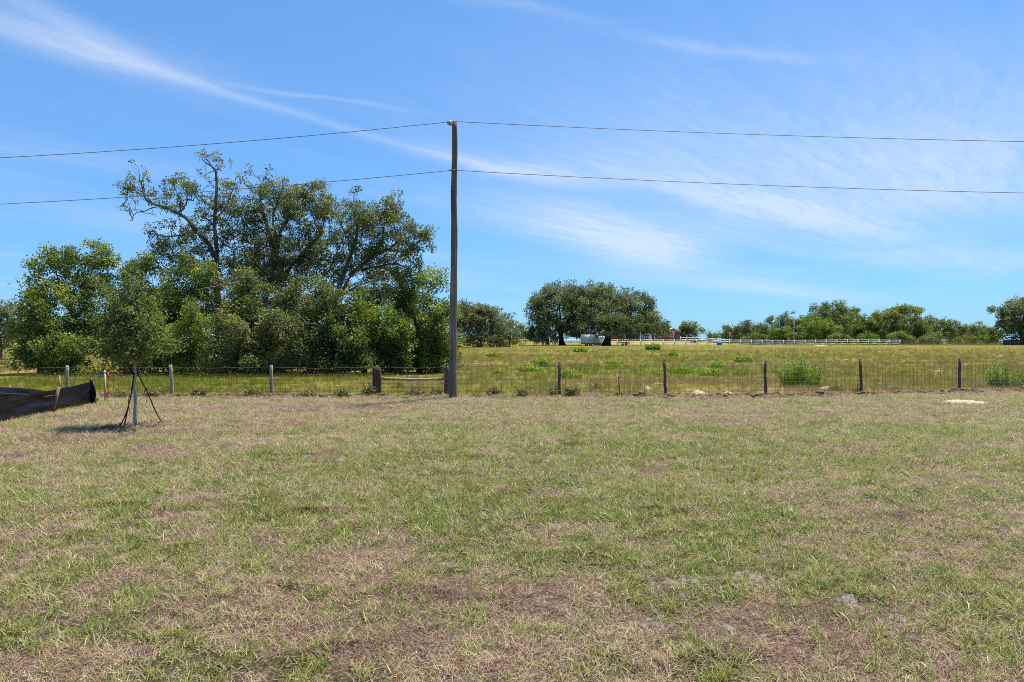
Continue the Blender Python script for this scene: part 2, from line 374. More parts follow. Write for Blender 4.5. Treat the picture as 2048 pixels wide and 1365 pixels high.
def sandiness(x, y):
    s = 0 * x
    for cx, cy, a, b in SANDS:
        s = np.maximum(s, np.exp(-(((x - cx) / a) ** 2 + ((y - cy) / b) ** 2)))
    return s

def axis(lo, hi, step, far, k=1.13):
    a = list(np.arange(lo, hi + 1e-6, step)); d = step; q = a[-1]
    while q < far: d *= k; q += d; a.append(q)
    return a
xs = axis(0, 21, 0.16, 3500); xs = np.array([-q for q in xs[:0:-1]] + xs)
ys = np.array([-q for q in axis(0, 4, 0.5, 300, 1.4)[:0:-1]] + [q for q in np.arange(0, 10, .06)] + axis(10, 24, 0.15, 4500, 1.08))
GX, GY = np.meshgrid(xs, ys); gx, gy = GX.ravel(), GY.ravel(); gzv = gz(gx, gy)
nx, ny = len(xs), len(ys)
i = np.arange(ny - 1)[:, None] * nx + np.arange(nx - 1)[None, :]
gf = np.stack([i, i + 1, i + nx + 1, i + nx], -1).reshape(-1, 4)
zone = ss(-0.1, 0.35, gy - fence_y(gx) + 0.25 * (fbm(gx * 1.3, gy * 1.3, 61, 2) - 0.5))
dirt = np.exp(-((gy - fence_y(gx) + 0.28) / 0.30) ** 2)
m, N, b = mat_base('ground_soil_and_turf', 0.95, 0.1)
tco = N.new('ShaderNodeTexCoord'); v3 = tco.outputs['Object']
fine = N.noise(v3, 60, 4, 0.7); midn = N.noise(v3, 9, 5, 0.65); big = N.noise(v3, 0.9, 4, 0.6); huge = N.noise(v3, 0.075, 5, 0.62)
straw = N.ramp(fine, [(0.34, (.032, .020, .013)), (0.50, (.105, .068, .046)), (0.62, (.22, .15, .105)), (0.75, (.33, .24, .17))])  # straw and turf darkened: shadow in the gaps between blades put into their colour
turf = N.ramp(fine, [(0.35, (.022, .021, .009)), (0.55, (.070, .064, .024)), (0.7, (.20, .165, .075))])
lawnc = N.mix(N.mapr(N.math('ADD', midn, N.math('MULTIPLY', N.attr('dry'), 0.8)), 0.62, 0.95), turf, straw)
sandc = N.ramp(fine, [(0.3, (.17, .145, .118)), (0.7, (.37, .325, .27))])
lawnc = N.mix(N.mapr(N.math('ADD', N.math('MULTIPLY', N.attr('sand'), .8), N.math('MULTIPLY', N.math('SUBTRACT', N.noise(v3, 17, 5, .75), 0.5), 2.4)), 0.38, 0.95), lawnc, sandc)
mp = N.new('ShaderNodeMapping'); mp.inputs['Scale'].default_value = (0.10, 0.28, 1); N.l.new(v3, mp.inputs[0])
band = N.noise(mp.outputs[0], 1.0, 6, 0.66)
past = N.ramp(band, [(0.30, (.105, .120, .010)), (0.45, (.160, .158, .017)), (0.54, (.215, .170, .036)), (0.66, (.265, .19, .07))])
past = N.mix(N.mapr(huge, 0.45, 0.66, 0, 0.5), past, (.14, .145, .026))
past = N.mix(N.mapr(midn, 0.55, 0.8, 0, .5), past, (.085, .075, .02))
yard = N.mix(N.attr('yard'), past, (.22, .18, .06))
soil = N.ramp(midn, [(0.3, (.055, .034, .024)), (0.5, (.15, .09, .062)), (0.72, (.27, .185, .13))])
c = N.mix(N.attr('zone'), lawnc, yard); c = N.mix(N.mapr(N.math('ADD', N.attr('dirt'), N.math('MULTIPLY', N.math('SUBTRACT', midn, .5), .8)), .3, .75), c, soil)
N.l.new(c, b.inputs['Base Color'])
bn = N.new('ShaderNodeBump'); bn.inputs['Strength'].default_value = 0.9; bn.inputs['Distance'].default_value = 0.02
N.l.new(N.math('ADD', fine, N.math('MULTIPLY', midn, 1.5)), bn.inputs['Height']); N.l.new(bn.outputs[0], b.inputs['Normal'])
M['ground'] = m
yardv = ss(146, 152, gy) * (1 - ss(44, 58, gx)) * ss(14, 20, gx)
ground = obj('ground', np.stack([gx, gy, gzv], 1), [gf], M['ground'], None,
             {'zone': zone, 'dirt': dirt, 'dry': np.clip((lawn_dry(gx, gy) - 0.35) * 2.5, 0, 1), 'sand': sandiness(gx, gy), 'yard': yardv}, True)
ground['kind'] = 'structure'
# ------------------------------------------------------------------ foliage
def unit(v): return v / (np.linalg.norm(v, axis=-1, keepdims=True) + 1e-9)

def leaves(centers, radii, counts, leaf, tint, rng, flat=0.8, up=0.2, droop=0.15, wf=(0.42, 0.66)):
    """many folded leaf blades gathered round small clump centres"""
    counts = np.asarray(counts, int); idx = np.repeat(np.arange(len(centers)), counts); n = len(idx)
    o = rng.normal(size=(n, 3)); o *= (rng.random(n) ** 0.45 / (np.linalg.norm(o, axis=1) + 1e-9))[:, None]
    pos = centers[idx] + o * np.array([1, 1, flat]) * radii[idx][:, None]
    d = unit(rng.normal(size=(n, 3)) + 0.7 * o + np.array([0, 0, -droop]))
    nn = rng.normal(size=(n, 3)) + np.array([0, 0, up]) + 0.5 * o
    s = unit(np.cross(d, nn)); nn = np.cross(s, d)
    L = leaf * rng.uniform(0.6, 1.35, n); w = L * rng.uniform(wf[0], wf[1], n)
    f = 0.16 * L
    V = np.stack([pos, pos + d * (L * .5)[:, None] + s * (w * .5)[:, None] + nn * f[:, None],
                  pos + d * L[:, None], pos + d * (L * .5)[:, None] - s * (w * .5)[:, None] + nn * f[:, None]], 1).reshape(-1, 3)
    b = np.arange(n)[:, None] * 4
    F3 = np.concatenate([b + np.array([[0, 1, 2]]), b + np.array([[0, 2, 3]])])
    t = np.clip(tint[idx] + rng.normal(0, 0.13, n), 0, 1)
    return V, F3, np.repeat(t, 4)

def subclumps(ells, r, cover, rng, bottom=-0.8, inner=0.35):
    """small clumps through the outer part of a set of ellipsoids (c, (rx,ry,rz))"""
    C, R, T = [], [], []
    for c, rad in ells:
        rad = np.array(rad, float); area = 4 * pi * ((rad[0] * rad[1]) ** 1.6 + (rad[0] * rad[2]) ** 1.6 + (rad[1] * rad[2]) ** 1.6) ** (1 / 1.6) / 3 ** (1 / 1.6)
        n = max(4, int(cover * area / (pi * r * r)))
        d = unit(rng.normal(size=(n, 3))); d = d[d[:, 2] > bottom]
        q = inner + (1.06 - inner) * rng.random(len(d)) ** 0.55
        q = q * (1 + 0.20 * (rng.random(len(d)) - 0.5))
        sprig = rng.random(len(d)) < .18; q = np.where(sprig, q * rng.uniform(1.08, 1.45, len(d)), q)
        C.append(np.array(c) + d * q[:, None] * rad); R.append(r * rng.uniform(0.5, 1.5, len(d)) * np.where(sprig, .55, 1))
        T.append(0.60 + 0.09 * rng.normal() + 0.20 * rng.normal(size=len(d)) + 0.10 * d[:, 2] * (q > .8))
    return np.concatenate(C), np.concatenate(R), np.concatenate(T)

def wiggle(p0, p1, n, amp, rng, sag=0.0):
    p0, p1 = np.array(p0, float), np.array(p1, float); t = np.linspace(0, 1, n)[:, None]
    L = np.linalg.norm(p1 - p0); o = np.cumsum(rng.normal(size=(n, 3)), 0) * amp * L / n
    o -= t * o[-1:]
    q = p0 + (p1 - p0) * t + o; q[:, 2] += sag * L * np.sin(pi * t[:, 0]); return q
def smooth_path(pts, k=4):
    """Catmull-Rom through the points"""
    pts = np.asarray(pts, float)
    if len(pts) < 3: return pts
    e = np.vstack([2 * pts[0] - pts[1], pts, 2 * pts[-1] - pts[-2]]); out = []
    for a in range(1, len(e) - 2):
        for t in np.linspace(0, 1, k, endpoint=False):
            p0, p1, p2, p3 = e[a - 1:a + 3]
            out.append(0.5 * (2 * p1 + (p2 - p0) * t + (2 * p0 - 5 * p1 + 4 * p2 - p3) * t * t + (3 * p1 - p0 - 3 * p2 + p3) * t ** 3))
    out.append(pts[-1]); return np.array(out)

def make_tree(name, label, cat, base, ells, leafmat, leaf, sub_r, cover, n_leaf, rng, trunk_r=0.15, bark='bark', fork=0.4, limbs=5,
              bottom=-0.8, group=None, tint=0.0, limb_sides=6, inner=0.35, stems=1, lean=0.0, up=0.18, flat=0.8):
    """trunk, limbs that run to the crown's masses, and a crown of leaf clumps"""
    bx, by = base; bz = g1(bx, by); t = thing(name, label, cat, (bx, by, bz), group)
    ec = np.array([e[0] for e in ells]); top = ec[:, 2].max(); ctr = ec.mean(0)
    fk = np.array([bx + (ctr[0] - bx) * fork + lean, by + (ctr[1] - by) * fork, bz + (ctr[2] - bz) * (0.35 + fork * 0.6)])
    for k in range(stems):
        off = np.array([rng.normal() * .35, rng.normal() * .25, 0]) if k else np.zeros(3)
        w = wiggle(np.array([bx, by, bz - 0.08]) + off, fk + off * 2.2, 8, 0.10, rng); r = np.linspace(trunk_r * 1.1, trunk_r * .72, 8) * (0.7 if k else 1); r[0] *= 1.5; r[1] *= 1.12
        mb = MB(); mb.tube(w, r, 9); mb.build('trunk', M[bark], t, True)
    order = np.argsort(-np.array([e[1][0] for e in ells]))[:limbs]
    for k in order:
        mb = MB(); end = ec[k] + np.array([0, 0, ells[k][1][2] * .3])
        w = wiggle(fk + rng.normal(size=3) * .02, end, 9, 0.16, rng, 0.06); mb.tube(w, np.linspace(trunk_r * .6, trunk_r * .12, 9), limb_sides)
        for q in range(4):
            d = unit(rng.normal(size=3) + np.array([0, -.3, .4])); s0 = w[rng.integers(4, 9)]
            mb.tube(wiggle(s0, s0 + d * np.array(ells[k][1]) * .95, 6, 0.2, rng), np.linspace(trunk_r * .2, trunk_r * .03, 6), 4, False)
        mb.build('branch', M[bark], t, True)
    C, R, T = subclumps(ells, sub_r, cover, rng, bottom, inner)
    gzc = gz(C[:, 0], C[:, 1]); keep = C[:, 2] > gzc + 0.05; C, R, T = C[keep], R[keep], T[keep]
    n = np.maximum(6, (n_leaf * (R / sub_r) ** 2 * rng.uniform(.6, 1.4, len(R))).astype(int))
    V, F3, tt = leaves(C, R, n, leaf, T + tint, rng, flat, up)
    o = obj('crown', V, [F3], M[leafmat], t, {'tint': tt})
    return t

def blob(px, py, rx, ry, D, depth=None):
    """an ellipsoid of foliage from its place and half size in the photograph, at distance D"""
    k = D / F; return (P(px, py, D), (rx * k, (depth if depth is not None else rx * k), ry * k))
def heap(x0, x1, y0, y1, D, rng, n=7, depth=None):
    """a ragged mass of ellipsoids filling a box of the photograph at distance D"""
    out = []; cx, w = (x0 + x1) / 2, (x1 - x0) / 2; h = y1 - y0; k = D / F
    dep = depth if depth is not None else w * k
    out.append((P(cx + rng.uniform(-.12, .12) * w, y0 + h * .62, D + .2 * dep), (w * .58 * k, dep * .6, h * .36 * k)))
    for s in (-1, -.1, 1): out.append((P(cx + s * w * rng.uniform(.42, .66), y0 + h * rng.uniform(.72, .90), D - rng.uniform(-.1, .45) * dep), (w * rng.uniform(.30, .46) * k, dep * .55, h * rng.uniform(.10, .22) * k)))
    m = int(n * 2.4)
    for q in range(m):
        a = pi * (q + rng.uniform(0, 1)) / m if q % 2 else rng.uniform(-.6, pi + .6); r = rng.uniform(.12, .34) * (1 if q % 4 else .7); e = rng.uniform(.35, .95)
        py = y0 + h * (.52 - .52 * sin(a) * e); out.append((P(cx + cos(a) * w * e * .95, py, D - dep * rng.uniform(-.5, .9) * (1 - .5 * e)), (w * r * k, dep * r * 1.1, min(w * r * rng.uniform(.7, 1.9), h * .24) * k)))
    return out

# ------------------------------------------------------------------ the grove on the left
rg = np.random.default_rng(11)
GROVE = 'trees and shrubs of the grove behind the wire fence'
def thicket(label, x0, x1, y0, y1, D, leafmat='thicket', tint=0.0, n=7, cat='tree', name='thicket_tree', leaf=.108, n_leaf=56, cover=1.3, ells=None, stems=1, tr=.11, bottom=-.9, depth=None):
    e = ells if ells else heap(x0, x1, y0, y1, D, rg, n, depth)
    if cat == 'vine': tr = .02
    make_tree(name, label, cat, (X((x0 + x1) / 2, D), D + .3), e, leafmat, leaf, .30, cover, n_leaf, rg, tr, 'bark_dark', .45, 4, bottom, GROVE, tint, 5, .30, stems)

# tall airy oaks at the back, limb by limb
def airy_oak(label, base, trunk, limbs, tufts, ells, D, r0, leaf=.105, n_tuft=26, tint=0.0, cover=.5, n_leaf=38):
    x, y = base; z = g1(x, y); t = thing('oak_tree', label, 'tree', (x, y, z), GROVE)
    path = lambda pts: np.array([P(a[0], a[1], a[2] if len(a) > 2 else D) for a in pts])
    tp = smooth_path(np.vstack([[x, y, z - .1], path(trunk)])); mb = MB(); rr = np.linspace(r0, r0 * .16, len(tp)); rr[0] *= 1.4
    mb.tube(tp + rg.normal(size=tp.shape) * .012, rr, 9); mb.build('trunk', M['bark'], t, True)
    tipC, tipR = [], []
    for lim in limbs:
        pts, ra, leafy = lim; lp = smooth_path(path(pts)); lp = lp + rg.normal(size=lp.shape) * .018; mb = MB(); mb.tube(lp, np.linspace(ra, ra * .22, len(lp)), 7)
        nside = max(2, int(len(lp) * .55))
        for k in range(nside):
            i0 = rg.integers(len(lp) // 3, len(lp)); d = unit(rg.normal(size=3) + np.array([0, 0, .55])); L = rg.uniform(.35, 1.0)
            tw = wiggle(lp[i0], lp[i0] + d * L, 6, .22, rg); mb.tube(tw, np.linspace(.022, .006, 6), 4, False)
            for q in range(2):
                d2 = unit(d + rg.normal(size=3) * .8); w2 = wiggle(tw[rg.integers(2, 5)], tw[-1] + d2 * L * .35, 4, .2, rg); mb.tube(w2, np.linspace(.011, .004, 4), 3, False)
                if leafy and rg.random() < leafy: tipC.append(w2[-1]); tipR.append(rg.uniform(.12, .24))
            if leafy and rg.random() < leafy: tipC.append(tw[-1]); tipR.append(rg.uniform(.16, .30))
        mb.build('branch', M['bark'], t, True)
    mbt = MB()
    for a in tufts:
        c = P(a[0], a[1], D + rg.uniform(-.6, .6)); r = a[2] * D / F
        for k in range(max(2, int(r * 13))):
            q = c + rg.normal(size=3) * r * np.array([.6, .6, .5]); tipC.append(q); tipR.append(min(r, .34) * rg.uniform(.45, .85))
            mbt.tube(wiggle(q + np.array([rg.normal() * .15, 0, -.4]), q, 4, .2, rg), np.linspace(.012, .005, 4), 3, False)
    C, R = np.array(tipC), np.array(tipR)
    T = .56 + .18 * rg.normal(size=len(C))
    if ells:
        C2, R2, T2 = subclumps(ells, .30, cover, rg, -.9, .25)
        for c in C2[::3]: mbt.tube(wiggle(c + rg.normal(size=3) * np.array([.5, .3, .2]) + np.array([0, 0, -.6]), c, 5, .25, rg), np.linspace(.02, .006, 5), 3, False)
        C, R, T = np.vstack([C, C2]), np.concatenate([R, R2]), np.concatenate([T, T2])
    if mbt.n: tag(mbt.build('twigs', M['bark'], t, True), kind='stuff')
    n = np.maximum(8, (n_leaf * (R / .25) ** 1.6 * rg.uniform(.7, 1.3, len(R))).astype(int))
    V, F3, tt = leaves(C, R, n, leaf, T + tint, rg, .8, .2)
    obj('crown', V, [F3], M['oak'], t, {'tint': tt}); return t

airy_oak('tall sparse oak with a bare stem sticking highest out of the grove', (X(436, 34), 34), [(437, 640), (434, 560), (433, 500), (429, 440), (433, 385), (432, 350), (424, 334), (412, 318)],
  [([(429, 515), (418, 490), (396, 466), (372, 437), (352, 425), (320, 413), (297, 404), (289, 393), (284, 372), (282, 360)], .12, .35),
   ([(312, 411), (300, 402), (280, 388), (262, 384), (250, 379)], .04, .5), ([(312, 414), (286, 423), (268, 429), (264, 442)], .03, 0),
   ([(356, 427), (370, 414), (376, 400), (388, 402)], .05, .6), ([(362, 424), (360, 398), (352, 380)], .05, .6), ([(384, 470), (350, 472), (326, 474), (308, 466)], .05, .6),
   ([(432, 352), (436, 338), (446, 322)], .03, .4), ([(420, 332), (408, 322), (402, 310)], .03, .4), ([(431, 455), (416, 440), (400, 430)], .06, .6),
   ([(431, 420), (415, 410), (398, 392)], .04, .6), ([(430, 470), (448, 488), (466, 500)], .06, .6), ([(429, 440), (448, 420), (462, 390), (470, 372)], .05, .6)],
  [(252, 380, 12), (283, 358, 13), (262, 398, 9), (312, 397, 16), (322, 407, 10), (346, 354, 12), (362, 350, 7), (348, 372, 16), (372, 382, 18), (388, 380, 18), (342, 412, 12), (334, 440, 9), (312, 466, 16), (328, 478, 14),
   (402, 306, 9), (411, 303, 6), (436, 322, 9), (444, 320, 6), (462, 323, 4), (445, 372, 16), (462, 368, 14), (398, 428, 18), (376, 452, 14), (355, 492, 16), (400, 395, 12), (452, 408, 20), (470, 420, 20), (440, 450, 18), (418, 472, 16), (378, 500, 24), (350, 510, 22), (400, 512, 22), (450, 515, 24)],
  [blob(395, 492, 42, 32, 33.8), blob(428, 430, 24, 40, 34.3), blob(365, 470, 30, 24, 33.8), blob(300, 522, 34, 26, 33.5), blob(332, 498, 28, 28, 33.5), blob(280, 545, 34, 24, 33), blob(455, 540, 50, 36, 34), blob(400, 545, 44, 32, 33.5), blob(350, 530, 36, 30, 33.5), blob(470, 470, 30, 44, 34.5), blob(455, 400, 22, 34, 34.5)], 34, .155, cover=.75)
airy_oak('forked oak with a wide airy crown in the middle of the grove', (X(500, 35), 35), [(510, 660), (535, 585), (552, 520), (556, 500)],
  [([(552, 510), (538, 470), (528, 430), (520, 392), (522, 365)], .11, .7), ([(553, 505), (560, 470), (566, 450), (590, 425), (600, 390)], .11, .7), ([(545, 560), (576, 540), (612, 500), (640, 468), (652, 430)], .13, .7),
   ([(556, 490), (545, 440), (556, 400), (560, 370)], .07, .7), ([(535, 470), (500, 440), (480, 410)], .06, .7), ([(612, 500), (640, 505), (668, 480)], .06, .7), ([(540, 560), (505, 520), (480, 480)], .07, .7), ([(525, 550, 34), (485, 562, 32), (430, 574, 30.7), (375, 584, 30.4), (338, 584, 30.3)], .045, 0)],
  [(536, 362, 15), (560, 366, 12), (510, 378, 15), (490, 400, 16), (480, 430, 16), (632, 372, 13), (645, 375, 10), (660, 398, 14), (610, 385, 14), (590, 375, 10), (585, 420, 18)],
  [blob(540, 415, 52, 48, 35), blob(612, 415, 52, 42, 34.5), blob(500, 452, 42, 40, 35), blob(570, 490, 60, 45, 34), blob(640, 460, 46, 48, 35), blob(660, 420, 26, 24, 35.5), blob(520, 540, 52, 38, 34), blob(590, 545, 56, 34, 34), blob(570, 395, 40, 30, 35), blob(635, 510, 44, 36, 34), blob(530, 490, 44, 34, 35), blob(625, 385, 34, 22, 35)], 35, .2, cover=1.0)
airy_oak('leaning oak with grey forked limbs reaching out beside the utility pole', (X(640, 33), 33.5), [(655, 660), (668, 610), (690, 572), (704, 548)],
  [([(700, 552), (722, 532), (750, 512), (786, 492), (800, 480), (828, 470)], .12, .6), ([(722, 540), (750, 535), (785, 528), (812, 536), (825, 560)], .08, .5), ([(668, 605), (690, 540), (708, 490), (714, 450), (704, 410)], .13, .7),
   ([(750, 512), (765, 480), (770, 440), (790, 415)], .08, .7), ([(770, 500), (812, 502), (840, 484), (855, 472)], .06, .6), ([(640, 610), (660, 575), (690, 545)], .12, .5), ([(668, 600, 31.5), (700, 580, 31), (735, 565, 31), (762, 556, 31)], .07, 0), ([(708, 490), (690, 470), (680, 440)], .05, .7)],
  [(704, 402, 14), (696, 412, 12), (745, 412, 10), (780, 404, 16), (795, 408, 12), (845, 458, 14), (858, 462, 10), (850, 480, 9), (842, 515, 8), (838, 525, 7), (825, 452, 14), (806, 450, 18), (735, 425, 14)],
  [blob(716, 452, 44, 44, 33.5), blob(770, 448, 46, 42, 33), blob(792, 500, 46, 40, 33), blob(744, 490, 44, 42, 33.5), blob(690, 500, 36, 42, 34), blob(820, 485, 26, 26, 33), blob(770, 545, 50, 26, 33.5), blob(690, 560, 40, 30, 34), blob(820, 530, 34, 30, 33.5), blob(740, 430, 40, 26, 33), blob(715, 520, 40, 30, 33.5), blob(780, 420, 24, 20, 33), blob(845, 470, 18, 14, 33)], 33.5, .19, cover=.85)

thicket('bushy tree with two pointed tops at the left end of the grove', 50, 232, 484, 750, 31.5, tint=.10, tr=.16, ells=[blob(132, 640, 88, 100, 31.5, 1.6), blob(110, 560, 48, 52, 31.8), blob(122, 518, 28, 30, 31.8), blob(102, 512, 16, 24, 31.8), blob(142, 514, 15, 26, 31.8),
   blob(196, 560, 34, 50, 32), blob(194, 515, 22, 30, 32), blob(212, 520, 14, 26, 32), blob(75, 610, 30, 40, 31), blob(186, 630, 46, 70, 30.8), blob(128, 690, 60, 50, 30.5)])
thicket('low spreading tree at the far left edge of the grove', 18, 122, 588, 752, 30.5, tint=.02, n=6)
thicket('dense tree behind the young staked tree', 205, 352, 506, 750, 32.5, tint=-.02, n=8, depth=1.7)
thicket('dark leafy tree below the tall sparse oak', 305, 470, 505, 752, 31.5, tint=-.06, n=8, depth=1.5)
thicket('grey-green tree below the forked oak', 425, 575, 520, 752, 31.8, leafmat='oak', tint=.05, n=8, depth=1.5)
thicket('dark tree between the forked oak and the leaning oak', 545, 685, 548, 752, 31.5, leafmat='oak', tint=.0, n=8, depth=1.5)
thicket('tall shrub under the leaning oak hung with bright vines', 660, 795, 580, 750, 31, tint=-.02, n=7, depth=1.4)
thicket('round leafy tree just left of the utility pole', 770, 908, 528, 746, 32.5, tint=.07, n=9, depth=1.6)
thicket('narrow dark tree in the gap behind the grove', 690, 850, 525, 740, 36, leafmat='oak', tint=-.02, n=6, depth=1.2, n_leaf=66)
thicket('dark tree deep inside the grove behind the forked oak', 440, 650, 480, 740, 37, leafmat='oak', tint=-.05, n=7, depth=1.4, n_leaf=60)
thicket('mid-green shrub spilling out at the foot of the two-topped tree', 70, 190, 668, 756, 29.3, tint=.04, n=6, cat='shrub', name='shrub', depth=1.1)
thicket('shrub with pale new leaves between the young tree and the third fence post', 196, 330, 640, 757, 29.3, tint=.12, n=7, cat='shrub', name='shrub', depth=1.1)
thicket('bright green rounded shrub left of the second grey fence post', 335, 430, 610, 757, 29, tint=.12, n=7, cat='shrub', name='shrub', depth=1.1)
thicket('tall glossy shrub behind the leaning grey fence post', 415, 530, 640, 758, 28.6, leafmat='oak', tint=.14, n=6, cat='shrub', name='shrub', depth=.9)
thicket('shrub with grey-green leaves in the middle of the grove front', 505, 620, 615, 756, 29.3, leafmat='oak', tint=.07, n=6, cat='shrub', name='shrub', depth=.9)
thicket('broad dark shrub behind the thick brace post', 598, 750, 640, 752, 29.6, tint=-.03, n=9, cat='shrub', name='shrub', depth=1.0)
thicket('low shrub behind the brace rail', 735, 850, 655, 743, 32, tint=.02, n=6, cat='shrub', name='shrub', depth=.9)
thicket('shrub half hidden by the utility pole at the end of the grove', 838, 925, 640, 744, 32.5, tint=.06, n=5, cat='shrub', name='shrub', depth=.9)
thicket('shrub with drooping branches just right of the thick brace post', 742, 832, 625, 749, 30.8, tint=.06, n=7, cat='shrub', name='shrub', depth=1.0)
thicket('leafy shrub filling the corner between the grove and the utility pole', 832, 910, 590, 746, 31.6, tint=.10, n=7, cat='shrub', name='shrub', depth=1.0)
thicket('tall dark bush rising behind the glossy shrub by the leaning grey post', 425, 560, 585, 754, 30.4, leafmat='oak', tint=.0, n=8, cat='shrub', name='shrub', depth=1.0)
thicket('dense bush filling the middle of the grove behind the broad dark shrub', 585, 720, 575, 753, 30.5, leafmat='oak', tint=.04, n=8, cat='shrub', name='shrub', depth=1.0)
thicket('mid-green bush behind the bright rounded shrub', 280, 420, 560, 754, 30.6, tint=.03, n=8, cat='shrub', name='shrub', depth=1.0)
thicket('bright yellow-green vine climbing over the shrub under the leaning oak', 690, 800, 590, 690, 29.9, leafmat='vine', n=5, cat='vine', name='vine', n_leaf=40, cover=.8, depth=.5,
        ells=[blob(735, 608, 32, 12, 30.2, .4), blob(762, 622, 22, 12, 30.0, .35), blob(782, 650, 12, 18, 29.9, .3), (P(712, 622, 30.2), (.35, .3, .2))])
thicket('bright green vine patch over the front of the middle trees', 450, 500, 585, 640, 30.0, leafmat='vine', tint=-.12, cat='vine', name='vine', n_leaf=40, cover=.8,
        ells=[blob(470, 600, 22, 13, 30.3, .4), blob(486, 622, 14, 14, 30.1, .3)])
thicket('yellow-green sapling showing through the gap behind the leaning oak', 640, 690, 530, 600, 34.5, leafmat='vine', tint=-.1, cat='tree', name='sapling', n_leaf=28, cover=.6, ells=[blob(656, 560, 20, 24, 35.3, .5), blob(640, 590, 18, 18, 35.3, .5)])
thicket('small pale-leaved sapling in front of the thick brace post', 738, 756, 728, 762, 24.6, leafmat='vine', tint=.1, cat='sapling', name='sapling', leaf=.07, n_leaf=24, cover=.8, tr=.012, ells=[blob(748, 742, 7, 9, 24.6, .12)])

# ------------------------------------------------------------------ trees further off
rt = np.random.default_rng(23)
FAR = 'trees beyond the white fence'
def far_tree(label, x0, x1, y0, y1, D, leafmat='far', tint=0.0, n=7, name='tree', leaf=.36, tr=.22, cat='tree', cover=1.0, nl=34, group=FAR, sub=.68, bottom=-.75, depth=None, ells=None, bark='bark_dark', **kw):
    e = ells if ells else heap(x0, x1, y0, y1, D, rt, n, depth)
    tint = tint + .10
    return make_tree(name, label, cat, (X((x0 + x1) / 2, D), D + .5), e, leafmat, leaf, sub, cover, nl, rt, tr, bark, .35, 4, bottom, group, tint, 5, .3, **kw)
far_tree('dark oak cut by the left edge of the picture', -70, 42, 596, 700, 52, 'live_oak', .05, 8, leaf=.2, sub=.5, nl=44, group=None, tr=.26, ells=[blob(-10, 650, 46, 44, 52), blob(20, 640, 24, 36, 52), blob(30, 668, 18, 26, 52), blob(-40, 650, 40, 50, 52), blob(5, 682, 26, 22, 52), blob(12, 612, 16, 14, 52)], bark='bark')
mo = [blob(914, 640, 20, 26, 111), blob(1004, 658, 18, 18, 113), blob(985, 628, 14, 10, 112), blob(925, 612, 14, 9, 112), blob(930, 684, 24, 16, 110), blob(968, 682, 30, 18, 111), blob(998, 684, 20, 16, 112), blob(948, 622, 30, 14, 112), blob(958, 650, 42, 36, 112), blob(938, 640, 34, 30, 111), blob(975, 638, 30, 28, 112), blob(925, 665, 24, 28, 110), blob(990, 662, 24, 28, 112), blob(955, 625, 26, 16, 112)]
far_tree('moss-draped oak just right of the utility pole', 915, 1005, 608, 700, 112, 'moss_oak', 0, ells=mo, leaf=.28, sub=.6, nl=40, group='oaks in the pasture', tr=.4, bark='bark', bottom=-.85)
far_tree('smaller spreading oak right of the moss-draped oak', 990, 1046, 632, 697, 118, 'moss_oak', -.05, ells=[blob(1006, 684, 14, 12, 117), blob(1034, 682, 14, 12, 117), blob(1008, 656, 22, 26, 118), blob(1022, 650, 14, 16, 118), blob(1036, 668, 12, 16, 118), blob(1000, 676, 14, 14, 117), blob(1020, 672, 20, 16, 117)], leaf=.28, sub=.6, nl=34, group='oaks in the pasture', tr=.25, bark='bark')
far_tree('bright green bush on the rise behind the small oak', 1028, 1058, 652, 682, 190, 'far_bright', -.05, 4, 'bush', cat='bush')
far_tree('low green tree on the rise left of the large oaks', 1050, 1090, 664, 684, 200, 'far', 0, 4, 'bush', cat='bush')
lo1 = [blob(1064, 670, 15, 14, 138), blob(1150, 664, 24, 15, 138), blob(1092, 672, 18, 12, 138), blob(1120, 622, 52, 48, 140), blob(1085, 622, 32, 36, 139), blob(1078, 655, 26, 28, 138), blob(1112, 596, 30, 26, 140), blob(1148, 600, 30, 30, 141), blob(1100, 585, 16, 16, 140), blob(1142, 580, 14, 14, 141), blob(1150, 640, 34, 36, 138), blob(1098, 658, 26, 22, 137), blob(1130, 660, 30, 18, 137), blob(1072, 615, 18, 22, 140)]
oak1 = far_tree('tall left oak of the large pair in the pasture', 1050, 1200, 567, 692, 140, 'live_oak', .03, ells=lo1, leaf=.34, sub=.75, nl=46, tr=.55, group='large pair of oaks in the pasture', bark='bark_dark', bottom=-.9, cover=.95)
lo2 = [blob(1225, 630, 62, 42, 134), blob(1190, 630, 36, 38, 133), blob(1270, 628, 44, 40, 135), blob(1300, 648, 26, 28, 135), blob(1205, 600, 32, 24, 135), blob(1250, 600, 32, 24, 135), blob(1290, 616, 22, 22, 136), blob(1175, 660, 24, 22, 131), blob(1260, 652, 44, 21, 131), blob(1296, 654, 34, 18, 133), blob(1322, 654, 17, 16, 135), blob(1160, 600, 26, 26, 138), blob(1205, 585, 26, 18, 136), blob(1170, 620, 30, 30, 136), blob(1222, 650, 40, 24, 129), blob(1180, 580, 20, 14, 136)]
oak2 = far_tree('broad right oak of the large pair, in front of the brick house', 1200, 1226, 576, 692, 134, 'live_oak', 0, ells=lo2, leaf=.34, sub=.75, nl=46, tr=.7, group='large pair of oaks in the pasture', bark='bark_dark', bottom=-.92, cover=1.0)
def hang_moss(parent, spots, D, rng):
    """strands of moss hanging below a crown"""
    for px, py, w, L in spots:
        mb = MB()
        for k in range(int(w * 3.5)):
            p = P(px + rng.uniform(-w, w), py + rng.uniform(-4, 3), D + rng.uniform(-2.5, 2)); l = L * rng.uniform(.4, 1.1) * D / F
            q = wiggle(p, p + np.array([rng.normal() * .08, rng.normal() * .08, -l]), 5, .1, rng); mb.tube(q, np.array([.03, .055, .06, .045, .01]), 4, False)
        tag(mb.build('spanish_moss', M['moss'], parent, True), kind='stuff')
